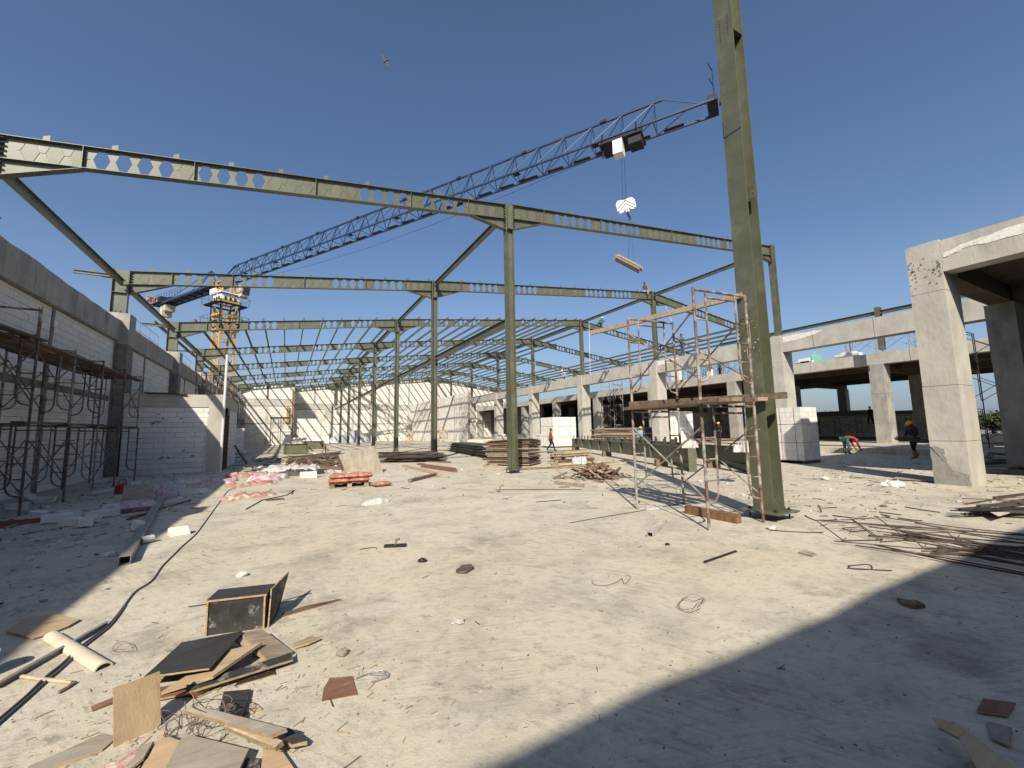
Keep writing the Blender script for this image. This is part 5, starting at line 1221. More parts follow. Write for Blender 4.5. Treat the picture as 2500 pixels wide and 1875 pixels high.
# angle bar, cardboard tube and sticks at the lower left
a, b = G(-20, 1690), G(262, 1527); up = Vector((0, 0, .03)); d = (b-a).normalized(); s = Vector((-d.y, d.x, 0))
tag(ob('steel_angle', MB().bar(a+up*.6, b+up*.6, .004, .034).bar(a+up*1.15, b+up*1.15, .03, .004), SQP), 'long steel angle bar lying across the cardboard tube at lower left', 'steel bar')
a, b = G(125, 1556), G(253, 1634); n_ = 12; d = (b-a).normalized(); s = Vector((-d.y, d.x, 0)); mb = MB(); rad = .05
prof = [(math.cos(PI*i/10), math.sin(PI*i/10)) for i in range(11)]
vs = [a+s*c*rad+Vector((0, 0, z*rad*.85+.004)) for c, z in prof]+[b+s*c*rad+Vector((0, 0, z*rad*.85+.004)) for c, z in prof]+[a+s*c*rad*.85+Vector((0, 0, z*rad*.7)) for c, z in prof]+[b+s*c*rad*.85+Vector((0, 0, z*rad*.7)) for c, z in prof]
fs = [(i, i+1, 11+i+1, 11+i) for i in range(10)]+[(22+i+1, 22+i, 33+i, 33+i+1) for i in range(10)]+[(11+i, 11+i+1, 33+i+1, 33+i) for i in range(10)]
tag(ob('half_pipe', MB().add(vs, fs), CARD, smooth=False), 'beige half-round tube lying under the steel angle bar', 'half pipe')
pp = [G(x, y)+Vector((0, 0, .012)) for x, y in [(52, 1656), (110, 1664), (150, 1668), (176, 1671)]]
tag(ob('stick', MB().path(pp, [.012, .012, .013, .012], 6), WOODP), 'pale thin stick lying across the cable at lower left', 'stick')
pp = [G(x, y)+Vector((0, 0, .012)) for x, y in [(184, 1670), (165, 1683), (143, 1695)]]
tag(ob('stick', MB().path(pp, .01, 6), WOODD), 'short dark stick at the end of the pale stick', 'stick')
pts = [G(x, y)+Vector((0, 0, .01)) for x, y in [(15, 1548), (60, 1515), (130, 1504), (195, 1518), (165, 1535), (120, 1552), (80, 1564), (50, 1556)]]
tag(ob('plywood_sheet', MB().prism(pts, (0, 0, .012)), PLYT), 'flat torn plywood sheet half in the left shade', 'board')
# ================================================================ foreground plywood heap
def board(name, corners, th, m, label, cat='board', group='broken plywood boards of the foreground heap', edge=True):
    p = [Vector(c) for c in corners]; nrm = (p[1]-p[0]).cross(p[3 if len(p) > 3 else 2]-p[0]).normalized()
    if nrm.z < 0: nrm = -nrm
    cen = sum(p, Vector((0, 0, 0)))/len(p)
    t = thing(name, cen, label, cat, group)
    rr = random.Random(label); poly = []
    for i in range(len(p)):                      # slightly ragged outline
        a, b = p[i], p[(i+1) % len(p)]; k = max(2, int((b-a).length/.05))
        for q in range(k):
            v = a+(b-a)*(q/k); poly.append(v+(cen-v)*rr.uniform(0, .012) if q else v)
    base = [v-nrm*th for v in poly]
    ob('face', MB().prism([v-nrm*th*.14 for v in poly], nrm*th*.14), m, t); ob('back_face', MB().prism(base, nrm*th*.14), m, t)
    if edge: ob('ply_edge', MB().prism([b+(cen-b)*.004+nrm*th*.15 for b in base], nrm*th*.7), EDGE, t)
    return t
def bd(px, th, m, label, **k): return board('plywood_board', [G(x, y, z) for x, y, z in px], th, m, label, **k)
# black box formwork: front, back, two ends, top
fl, fr = G(506, 1552), G(642, 1534); dd = (fr-fl).normalized(); ss = Vector((-dd.y, dd.x, 0)); H_ = .26; Wd = .2; L_ = (fr-fl).length; Zv = Vector((0, 0, 1))
t = thing('formwork_box', fl+dd*L_/2, 'black film-faced plywood formwork box standing behind the heap', 'box')
q = lambda u, w, z: fl+dd*u+ss*w+Zv*z
ob('front_panel', MB().hexa([q(0, 0, 0), q(L_, 0, 0), q(L_, .016, 0), q(0, .016, 0), q(0, 0, H_), q(L_, 0, H_), q(L_, .016, H_), q(0, .016, H_)]), PLYK, t)
ob('side_panel', MB().hexa([q(L_, .0, 0), q(L_+.016, .0, 0), q(L_+.016, Wd, 0), q(L_, Wd, 0), q(L_, 0, H_), q(L_+.016, 0, H_), q(L_+.016, Wd, H_), q(L_, Wd, H_)]), PLYK, t)
ob('side_panel', MB().hexa([q(-.016, .0, 0), q(0, .0, 0), q(0, Wd, 0), q(-.016, Wd, 0), q(-.016, 0, H_), q(0, 0, H_), q(0, Wd, H_), q(-.016, Wd, H_)]), PLYK, t)
ob('top_panel', MB().hexa([q(-.02, -.004, H_), q(L_+.02, -.004, H_), q(L_+.02, Wd+.04, H_), q(-.02, Wd+.04, H_), q(-.02, -.004, H_+.014), q(L_+.02, -.004, H_+.014), q(L_+.02, Wd+.04, H_+.014), q(-.02, Wd+.04, H_+.014)]), PLYB, t)
mb = MB(); e = .008
mb.bx(0, 0, 0, 0, 0, 0) if 0 else None
for (a, b) in ((q(-.02, -.006, H_+.006), q(L_+.02, -.006, H_+.006)), (q(-.008, -.006, 0), q(-.008, -.006, H_)), (q(L_+.006, -.006, 0), q(L_+.006, -.006, H_))): mb.bar(a, b, .013, .014, ss)
ob('ply_edge', mb, EDGE, t)
ob('nail', MB().tube(q(L_-.06, .03, H_), q(L_-.05, .03, H_+.05), .0025, 4).tube(q(L_-.1, .05, H_), q(L_-.12, .05, H_+.04), .0025, 4), REBAR, t)
sp = q(L_+.05, .02, 0); board('plywood_board', [q(L_+.03, .0, .0), q(L_+.02, Wd+.16, .0), q(L_+.08, Wd+.22, H_+.05), q(L_+.03, .05, H_+.03)], .014, PLYK, 'black plywood piece leaning on the right end of the formwork box', group=None)
bd([(351, 1652, .10), (511, 1630, .13), (592, 1540, .12), (443, 1568, .07)], .015, PLYB, 'big black film-faced board on top of the foreground heap')
bd([(392, 1690, .05), (520, 1650, .10), (640, 1567, .11), (545, 1590, .09)], .018, PLYT, 'brown plywood board under the big black board')
bd([(585, 1545, .10), (640, 1535, .09), (715, 1590, .03), (655, 1612, .05)], .03, WOODG, 'grey brown ribbed formwork board tilted at the back of the heap')
bd([(560, 1555, .08), (590, 1547, .09), (688, 1604, .03), (660, 1614, .04)], .02, WOODP, 'pale board under the ribbed formwork board')
bd([(455, 1672, .07), (712, 1593, .055), (716, 1608, .05), (452, 1690, .06)], .022, PLYK, 'long narrow black strip board lying across the heap')
bd([(570, 1675, .01), (672, 1645, .012), (668, 1625, .012), (590, 1655, .012)], .014, PLYK, 'dusty black offcut lying flat right of the heap')
bd([(466, 1690, .05), (560, 1655, .03), (520, 1678, .01), (475, 1705, .01)], .014, PLYR, 'red brown offcut under the long strip board')
bd([(225, 1735, .012), (278, 1712, .02), (282, 1700, .03), (222, 1724, .03)], .02, PLYR, 'short red brown lath left of the upright board')
bd([(300, 1720, .02), (470, 1690, .03), (440, 1670, .03), (300, 1690, .03)], .015, PLYR, 'brown board behind the upright board')
# upright raw board: bottom edge on the ground, leaning slightly
a, b = G(278, 1826), G(393, 1772)
ta, tb = onY(277, 1682, a.y+.02), onY(391, 1640, b.y+.02)
board('plywood_board', [a, b, tb, ta], .016, PLYT, 'raw plywood board standing upright in the foreground heap', group=None)
bd([(532, 1746, .05), (585, 1758, .06), (613, 1682, .02), (546, 1688, .02)], .014, PLYK, 'cement-splashed black square offcut right of the heap')
bd([(585, 1742, .012), (640, 1730, .012), (625, 1716, .012), (590, 1722, .012)], .014, WOODG, 'ribbed grey offcut beside the splashed black square')
bd([(445, 1733, .15), (662, 1794, .13), (700, 1778, .13), (480, 1722, .16)], .024, PLYG, 'long grey board with a pale edge lying on the heap')
bd([(545, 1772, .10), (672, 1824, .09), (690, 1808, .09), (580, 1765, .11)], .03, WOODP, 'splintered pale board under the long grey board')
bd([(600, 1800, .07), (650, 1822, .07), (655, 1806, .07), (620, 1790, .08)], .02, PLYG, 'small grey board under the splintered board')
bd([(677, 1793, .055), (712, 1816, .05), (750, 1807, .05), (704, 1776, .06)], .026, PLYK, 'short black block of plywood at the right tip of the heap')
bd([(395, 1890, .06), (560, 1930, .06), (608, 1828, .06), (448, 1790, .07)], .016, PLYG, 'broad grey board at the bottom edge of the picture')
bd([(180, 1900, .02), (300, 1850, .03), (410, 1783, .03), (395, 1800, .02), (300, 1900, .02)], .014, PLYX, 'pink painted board under the upright board')
bd([(330, 1900, .04), (416, 1870, .05), (440, 1808, .05), (395, 1790, .05), (370, 1830, .04)], .014, PLYT, 'torn tan board between the pink and the grey board')
bd([(60, 1900, .01), (250, 1830, .012), (285, 1800, .012), (250, 1790, .01), (70, 1870, .01)], .012, PLYG, 'pale grey board flat on the floor left of the upright board')
bd([(300, 1890, .05), (350, 1850, .06), (375, 1808, .06), (345, 1820, .05)], .012, PLYG, 'small grey torn board below the upright board')
bd([(635, 1900, .03), (735, 1900, .03), (690, 1835, .03), (642, 1826, .03)], .016, PLYT, 'brown board at the bottom edge right of the heap')
bd([(560, 1900, .02), (640, 1900, .02), (630, 1850, .03), (590, 1850, .03)], .02, PLYK, 'black board in the gap at the bottom edge of the heap')
bd([(785, 1712, .004), (873, 1695, .008), (860, 1650, .012), (805, 1655, .01), (790, 1680, .006)], .01, PLYR, 'torn red brown plywood offcut alone on the floor', group=None)
bd([(690, 1505, .01), (835, 1464, .012), (828, 1462, .018), (740, 1480, .022), (688, 1498, .02)], .015, WOODD, 'split brown board lying right of the formwork box', group=None)
bd([(718, 1580, .02), (752, 1570, .03), (782, 1556, .035), (760, 1553, .02), (715, 1570, .02)], .012, WOODP, 'splintered wood fragment right of the heap', group=None)
# lower right: torn board and scraps in the shade
bd([(2275, 1750, .10), (2330, 1762, .12), (2520, 1900, .16), (2400, 1900, .14), (2340, 1800, .12), (2290, 1775, .1)], .012, PLYT, 'torn splintered plywood board at the lower right corner', group=None)
bd([(2385, 1735, .02), (2460, 1745, .02), (2480, 1715, .02), (2400, 1705, .02)], .012, PLYR, 'brown plywood scrap behind the torn board at lower right', group=None)
bd([(2420, 1800, .02), (2465, 1820, .02), (2470, 1775, .02), (2410, 1760, .02)], .012, PLYG, 'grey scrap beside the torn board at lower right', group=None)
bd([(2330, 1880, .02), (2400, 1900, .03), (2380, 1850, .03)], .012, PLYT, 'small splinter under the torn board at lower right', group=None)
# wires
def wire(pts, r, m, label, z=.008, loops=0, cat='wire', name='wire'):
    pp = [G(x, y)+Vector((0, 0, z+R.uniform(0, .006))) for x, y in pts]; fine = []
    for i in range(len(pp)-1):
        p0, p1, p2, p3 = pp[max(0, i-1)], pp[i], pp[i+1], pp[min(len(pp)-1, i+2)]
        for k in range(5):
            u = k/5; fine.append(.5*((2*p1)+(-p0+p2)*u+(2*p0-5*p1+4*p2-p3)*u*u+(-p0+3*p1-3*p2+p3)*u**3))
    fine.append(pp[-1]); return tag(ob(name, MB().path(fine, r, 5), m), label, cat)
rr = random.Random(3)
def tangle(cx, cy, sx, sy, n, label, r=.0022, m=WIRE, zmax=.05):
    p = G(cx, cy); pts = []; a = 0
    for i in range(n):
        a += rr.uniform(.5, 1.3); q = rr.uniform(.4, 1); g = G(cx+sx*math.cos(a)*q, cy+sy*math.sin(a)*q); pts.append(Vector((g.x, g.y, rr.uniform(.004, zmax))))
    fine = []
    for i in range(len(pts)-1):
        p0, p1, p2, p3 = pts[max(0, i-1)], pts[i], pts[i+1], pts[min(len(pts)-1, i+2)]
        for k in range(5):
            u = k/5; fine.append(.5*((2*p1)+(-p0+p2)*u+(2*p0-5*p1+4*p2-p3)*u*u+(-p0+3*p1-3*p2+p3)*u**3))
    return tag(ob('wire', MB().path(fine, r, 5), m), label, 'wire')
tangle(1690, 1480, 38, 22, 16, 'small tangle of rusty wire alone on the sunlit floor')
tangle(510, 1790, 75, 32, 36, 'rusty wire tangle lying over the grey board of the heap', zmax=.17)
tangle(420, 1800, 38, 36, 16, 'rusty wire loops beside the upright board', zmax=.12)
tangle(300, 1590, 30, 14, 8, 'thin rusty wire curl right of the beige half-round tube', .002)
wire([(1445, 1415), (1450, 1428), (1480, 1432), (1510, 1422), (1518, 1415), (1525, 1428), (1540, 1412), (1530, 1405)], .0025, WIRE, 'thin curled wire in the middle of the sunlit floor')
wire([(870, 1660), (915, 1645), (950, 1652), (935, 1640), (900, 1650), (950, 1655), (905, 1670)], .0035, SQP, 'grey tie wires sticking out right of the torn red offcut')
wire([(880, 1850), (840, 1880), (800, 1900)], .002, WIRE, 'thin wire near the bottom edge right of the heap')
wire([(1392, 1278), (1480, 1262), (1560, 1249), (1670, 1229)], .006, REBAR, 'long thin rod running from the scaffold leg across the floor', cat='rod', name='rebar_rod')
wire([(1210, 1197), (1300, 1196), (1420, 1196)], .009, REBAR, 'long straight rod lying left of the loose timber heap', cat='rod', name='rebar_rod')
wire([(1230, 1185), (1220, 1190), (1222, 1197)], .008, REBAR, 'hooked end piece at the left end of the long rod', cat='rod', name='rebar_rod')
wire([(1308, 1227), (1370, 1222)], .008, REBAR, 'short thin rod on the floor in front of the panel stack', cat='rod', name='rebar_rod')
wire([(1720, 1375), (1797, 1348)], .016, BLK, 'short dark bar lying on the sunlit floor before the foreground column', cat='bar', name='steel_bar')
wire([(2070, 1384), (2120, 1380), (2127, 1392), (2078, 1390), (2075, 1382)], .005, REBAR, 'small bent stirrup loop on the floor at right', cat='stirrup', name='rebar_stirrup')
wire([(2068, 1389), (2178, 1396)], .006, REBAR, 'short rod lying through the small stirrup loop', cat='rod', name='rebar_rod')
wire([(690, 1470), (760, 1450)], .004, REBAR, 'thin rod right of the formwork box', cat='rod', name='rebar_rod')
wire([(460, 1484), (505, 1477)], .004, REBAR, 'thin rod left of the formwork box', cat='rod', name='rebar_rod')
wire([(878, 1343), (912, 1338), (920, 1342)], .006, WIRE, 'small bent wire near the sandal-shaped scrap', cat='wire')
# small scraps on the floor
tag(ob('wood_scrap', MB().prism([G(x, y)+Vector((0, 0, .004)) for x, y in [(1113, 1398), (1128, 1385), (1150, 1383), (1158, 1390), (1138, 1402), (1118, 1402)]], (0, 0, .025)), WOODD), 'dark rounded wood scrap in the middle of the floor', 'scrap')
t = thing('float_tool', G(965, 1335), 'dark hand float with an upright handle lying on the floor', 'hand float')
g = G(965, 1335); ob('plate', MB().box(g+Vector((0, 0, .02)), (.3, .1, .02), Matrix.Rotation(-.4, 3, 'Z')), BLK, t); ob('handle', MB().path([g+Vector((0, 0, .03)), g+Vector((.02, .02, .09)), g+Vector((.06, -.0, .1))], .018, 6), WOODD, t)
for i, (x, y, s, m, lab) in enumerate(((1032, 1372, .045, BLK, 'small black lump left of the rounded wood scrap'), (1629, 1331, .03, BLK, 'small black disc near the steel tube offcut'), (592, 1407, .05, RUBW, 'white plaster lump above the formwork box'), (1118, 1522, .045, RUBW, 'white plaster lump in the lower middle of the floor'),
      (836, 1600, .04, RUBM, 'grey pebble right of the heap'), (1885, 1293, .06, RUBW, 'white plaster crumb at the foot of the foreground column'), (2015, 1172, .1, RUBW, 'white stone on the floor behind the foreground column'))):
    g = G(x, y); tag(ob('rubble_lump', MB().blob(g+Vector((0, 0, s*.45)), s*1.2, s, s*.6, 8, 5, .25), m), lab, 'lump')
tag(ob('plywood_offcut', MB().prism([G(x, y)+Vector((0, 0, .006)) for x, y in [(1948, 1351), (1966, 1345), (1995, 1356), (1983, 1361)]], (0, 0, .012)), PLYG), 'small grey square of plywood on the floor at right', 'scrap')
tag(ob('bark_scrap', MB().prism([G(x, y)+Vector((0, 0, .004)) for x, y in [(2190, 1468), (2215, 1474), (2240, 1474), (2260, 1486), (2230, 1487), (2205, 1480)]], (0, 0, .03)), WOODD), 'dark bark scrap lying in the right shade', 'scrap')
# ================================================================ rebar at right
t = thing('rebar_bundle', G(2350, 1340), 'long bundle of rusty reinforcing bars fanning across the right shade edge', 'rebar bundle')
for i in range(26):
    f = R.random(); a = G(1985+R.uniform(0, 300), 1268+f*70+R.uniform(-6, 10)); b = G(2560+R.uniform(0, 80), 1325+f*105+R.uniform(-10, 10))
    if i > 16: a = G(2240+R.uniform(0, 60), 1350+R.uniform(-8, 8)); b = G(2560, 1400+R.uniform(-55, 25))
    m_ = (a+b)/2+Vector((R.uniform(-.08, .08), R.uniform(-.08, .08), R.uniform(.02, .08)))
    ob('bar', MB().path([a+Vector((0, 0, .015+R.uniform(0, .05))), m_, b+Vector((0, 0, .02+R.uniform(0, .06)))], R.uniform(.007, .012), 5), REBAR, t)
def stirrup(x, y, w, h, rz, el, label, r=.008):
    c = G(x, y); d = Vector((math.cos(rz), math.sin(rz), 0)); s = Vector((-d.y*math.cos(el), d.x*math.cos(el), math.sin(el)))
    pp = [c, c+d*w, c+d*w+s*h, c+s*h, c+d*.02, c+d*.1+s*.06]; lo = min(p.z for p in pp); pp = [p+Vector((0, 0, .012-lo)) for p in pp]
    tag(ob('rebar_stirrup', MB().path(pp, r, 5), REBAR), label, 'stirrup', 'bent rebar stirrups at right')
stirrup(2056, 1322, .55, .5, -.5, .35, 'square rebar stirrup tilted up near the left end of the bar bundle'); stirrup(2150, 1325, .45, .45, -.35, .5, 'square rebar stirrup standing in the middle of the bar bundle')
stirrup(2075, 1300, .3, .12, -.3, .2, 'small narrow stirrup on the bar bundle'); stirrup(2005, 1252, .1, .12, .3, 1.2, 'tiny standing rebar clip at the left end of the bars'); stirrup(2250, 1340, .5, .25, -.6, .6, 'stirrup at the thick start of the bar bundle')
for i, (x1, y1, x2, y2, lab) in enumerate(((2033, 1259, 2112, 1269, 'short bar lying behind the stirrups'), (2210, 1239, 2295, 1252, 'short bar with a plaster lump at right'), (2193, 1266, 2252, 1273, 'short bent bar between the bundle and the flat bars'), (1965, 1260, 1992, 1272, 'bar end beside the base plate'), (1880, 1296, 2010, 1302, 'bar lying from the foreground column base to the right'))):
    wire([(x1, y1), ((x1+x2)/2, (y1+y2)/2+1), (x2, y2)], .009, REBAR, lab, cat='rod', name='rebar_rod')
# flat dark steel bars at the right edge
t = thing('steel_pile', G(2470, 1260), 'pile of rusty flat steel bars and angles at the right edge in the sun', 'steel pile')
for i in range(16):
    a = G(2340+R.uniform(-20, 120), 1252+R.uniform(-6, 20)); b = G(2600, 1228+R.uniform(-25, 45))
    up = Vector((0, 0, .03+.014*i)); ob('bar', MB().bar(a+up, b+up, R.uniform(.03, .06), .012 if i % 3 else .04), R.choice([REBAR, BLK, REBAR]), t)
tag(ob('cardboard_scrap', MB().prism([G(x, y)+Vector((0, 0, .1)) for x, y in [(2412, 1262), (2440, 1252), (2468, 1268), (2440, 1277)]], (0, 0, .006)), CARD), 'brown cardboard scrap on the steel bars at the right edge', 'scrap')
for i, (x1, y1, x2, y2) in enumerate(((2395, 1147, 2600, 1147), (2392, 1155, 2600, 1160))):
    a, b = G(x1, y1), G(x2, y2); up = Vector((0, 0, .12-.06*i)); tag(ob('timber_beam', MB().bar(a+up, b+up, .3, .06), PLYG if i == 0 else WOODD), ['long grey plank behind the right foreground column', 'dark plank under the grey plank behind the right foreground column'][i], 'plank')
g = G(2235, 1178); a, b = G(2180, 1172), G(2285, 1179); tag(ob('plywood_board', MB().prism([a+Vector((0, 0, .03)), b+Vector((0, 0, .03)), G(2275, 1168)+Vector((0, 0, .03)), G(2200, 1163)+Vector((0, 0, .03))], (0, 0, .02)), PLYG), 'grey board lying at the left foot of the big concrete column', 'board')
PILE = thing('timber_pile', G(2460, 1115), 'dark loose plank pile in the shade behind the right foreground column', 'timber pile')
for i in range(9):
    x, y = R.uniform(2400, 2520), R.uniform(1098, 1136); g = G(x, y); L = R.uniform(1.0, 3.0); th = R.uniform(-.3, .5); d = Vector((math.cos(th), math.sin(th), 0))
    ob('plank', MB().bar(g-d*L/2+Vector((0, 0, .05+.03*i)), g+d*L/2+Vector((0, 0, .06+.03*i)), R.uniform(.15, .5), .03), R.choice([PLYG, WOODD, BLK]), PILE)
# middle-left debris field
c = G(760, 1135)
t = thing('pallet_wreck', G(762, 1128), 'broken brown pallet lying tilted in the debris by the left shade', 'pallet')
g = G(762, 1130); 
for i in range(6): ob('deck_board', MB().bar(g+Vector((-1.3+i*.08, i*.28, .16+i*.03)), g+Vector((1.4+i*.05, .3+i*.28, .35+i*.03)), .2, .03), R.choice([WOODD, WOODG]), t)
for s_ in (0, .7, 1.4): ob('bearer', MB().bar(g+Vector((-1.2+s_*1.7, -.1, .1+.1*s_)), g+Vector((-1.1+s_*1.7, 1.6, .26+.1*s_)), .1, .12), WOODD, t)
for i, (x, y, l, w, h, m, lab) in enumerate(((700, 1148, 1.7, 1.0, .32, BAGW, 'white sacks and rubbish in the debris field, left part'), (755, 1148, 1.2, .8, .28, BAGW, 'white sacks and rubbish in the debris field, middle'), (818, 1125, 1.1, .8, .4, BAGW, 'white sack beside the leaning plywood board'), (730, 1160, 1.6, .6, .3, STRAPD, 'black plastic sheet at the front of the debris field'), (707, 1130, .5, .4, .3, YEL, 'yellow bag in the debris field'), (770, 1122, .9, .7, .4, BAGW, 'pale bag behind the broken pallet'))):
    crumple('rubbish', G(x, y), l, w, h, .3+i, m, lab, 'rubbish', seed=40+i)
bundle(G(790, 1140), (1, .3), 2.6, 40, .45, 'tangle of rusty thin rods in the debris field left of the leaning board', [REBAR, WIRE, WOODD], 1.6, wob=.3, flat=.7, th=(.015, .04), name='rod_tangle')
a, b = G(755, 1143), G(835, 1150); tag(ob('timber_beam', MB().bar(a+Vector((0, 0, .1)), b+Vector((0, 0, .1)), .14, .14), WOODD), 'brown timber lying across the front of the debris field', 'timber')
g = G(793, 1130); tag(ob('trestle', MB().tube(g+Vector((-.35, 0, 0)), g+Vector((0, .1, 1.0)), .03, 6).tube(g+Vector((.35, -.2, 0)), g+Vector((0, .1, 1.0)), .03, 6).tube(g+Vector((.1, .6, 0)), g+Vector((0, .1, 1.0)), .03, 6).tube(g+Vector((-.17, .05, .5)), g+Vector((.17, -.05, .5)), .02, 5), WOODD), 'small brown three-legged trestle in the debris field', 'trestle')
# white sacks heaps against the walls
def sack_heap(x, y, nx, ny, nz, label, m=BAGW, s=(.75, .5, .22)):
    t = thing('sack_stack', (x, y, 0), label, 'sack stack'); k = 0
    for l in range(nz):
        for i in range(nx-(l//2)):
            for j in range(ny): sack('sack', (x+(i-nx/2+.5+l*.12)*s[0]*.95, y+(j-ny/2)*s[1]*.95, .1+l*s[2]*.8), s[0], s[1], s[2], R.uniform(-.15, .15), m, t, seed=k+int(x*3), jit=.1); k += 1
sack_heap(25.0, 48.6, 3, 2, 6, 'stack of white sacks between the far concrete columns'); sack_heap(25.2, 39.5, 3, 2, 6, 'stack of white sacks behind the walking person'); sack_heap(24.5, 35.5, 3, 1, 4, 'low stack of white sacks at the fourth concrete column')
sack_heap(-3.9, 36.2, 3, 3, 5, 'heap of dusty white sacks in the shade behind the low building', BAGW, (.9, .6, .3))
sack_heap(1.2, 60.8, 4, 2, 4, 'heap of white sacks in the sun before the end wall', BAGW, (.9, .6, .35))
crumple('tarpaulin', Vector((9.6, 76.0, 0)), 6, 3, 1.9, .1, mat('grey_tarpaulin', (.4, .42, .44), (.25, .26, .28), 2, .7, .2), 'grey tarpaulin over a heap at the foot of the end wall', 'tarpaulin', seed=77)
g = G(1200, 1092); 
mb = MB().blob(Vector((17.5, 39.5, 0)), 2.3, 1.6, .75, 12, 6, .18); kind(tag(ob('sand_heap', mb, FLOOR), 'low heap of sand on the floor beyond the purlin pile', 'sand heap'), 'thing')
for i, (x, y, lab) in enumerate(((17.6, 67.5, 'orange wooden crate leaning on the right white wall'), (19.6, 56.5, 'orange wooden frame standing by the right white wall'))):
    t = thing('wooden_crate', (x, y, 0), lab, 'crate')
    for z in (.1, .55, 1.0, 1.45): ob('slat', MB().bx(x-.6, y-.05, z, x+.6, y, z+.2), WOODP, t)
    for xx in (-.6, .5): ob('post', MB().bx(x+xx, y, 0, x+xx+.1, y+.1, 1.65), WOODP, t)
# pole leaning by the low building
a = G(602, 1134); tag(ob('timber_pole', MB().bar(a+Vector((0, 0, .05)), onY(572, 1087, a.y-.3), .12, .06), DSCAF), 'dark pole leaning against the low block building', 'pole')
# ================================================================ people
SKIN = mat('skin', (.20, .11, .07), (.17, .09, .055), 6, .6, 0)
HAIR = mat('black_hair', (.012, .011, .011), (.01, .01, .01), 8, .7, 0)
def cloth(name, c): return mat(name, c, tuple(x*.75 for x in c), 7, .9, .15, 20)
C_RED, C_DARK, C_KHAKI, C_GREEN, C_JEANS, C_LBLUE, C_TEAL, C_MAROON, C_GREY = (cloth(n, c) for n, c in (('red_cloth', (.36, .03, .035)), ('dark_cloth', (.02, .02, .024)), ('khaki_cloth', (.17, .15, .105)), ('green_cloth', (.02, .16, .08)), ('jeans_cloth', (.07, .085, .11)), ('light_blue_cloth', (.18, .33, .42)), ('teal_cloth', (.03, .14, .11)), ('maroon_cloth', (.2, .02, .03)), ('grey_cloth', (.3, .31, .32))))
YHAT = mat('yellow_helmet', (.75, .50, .02), (.68, .44, .02), 3, .35, 0); WHAT = mat('white_helmet', (.75, .75, .72), (.7, .7, .68), 3, .35, 0)
BOOTM = mat('rubber_boot', (.03, .028, .026), (.02, .02, .02), 5, .5, 0); TANM = mat('tan_boot', (.28, .17, .08), (.2, .12, .06), 5, .8, 0)
DEF = dict(pelvis=(0, 0, .92), chest=(0, 0, 1.22), neck=(0, 0, 1.40), head=(0, .03, 1.53), shL=(-.18, 0, 1.34), elL=(-.23, -.01, 1.07), haL=(-.24, .05, .84), shR=(.18, 0, 1.34), elR=(.23, -.01, 1.07), haR=(.24, .05, .84),
           hipL=(-.09, 0, .86), knL=(-.1, .03, .47), anL=(-.1, 0, .09), toL=(-.1, .14, .03), hipR=(.09, 0, .86), knR=(.1, .03, .47), anR=(.1, 0, .09), toR=(.1, .14, .03))
def skin_ob(name, verts, edges, rad, m, parent, sub=1):
    me = bpy.data.meshes.new(name); me.from_pydata([tuple(v) for v in verts], edges, []); me.materials.append(m)
    o = bpy.data.objects.new(name, me); COL.objects.link(o); o.parent = parent
    md = o.modifiers.new('skin', 'SKIN'); md.use_smooth_shade = True
    for i, r in enumerate(rad):
        sv = me.skin_vertices[0].data[i]; sv.radius = r if isinstance(r, tuple) else (r, r); sv.use_root = (i == 0)
    sb = o.modifiers.new('subdivision', 'SUBSURF'); sb.levels = sub; sb.render_levels = sub
    return o
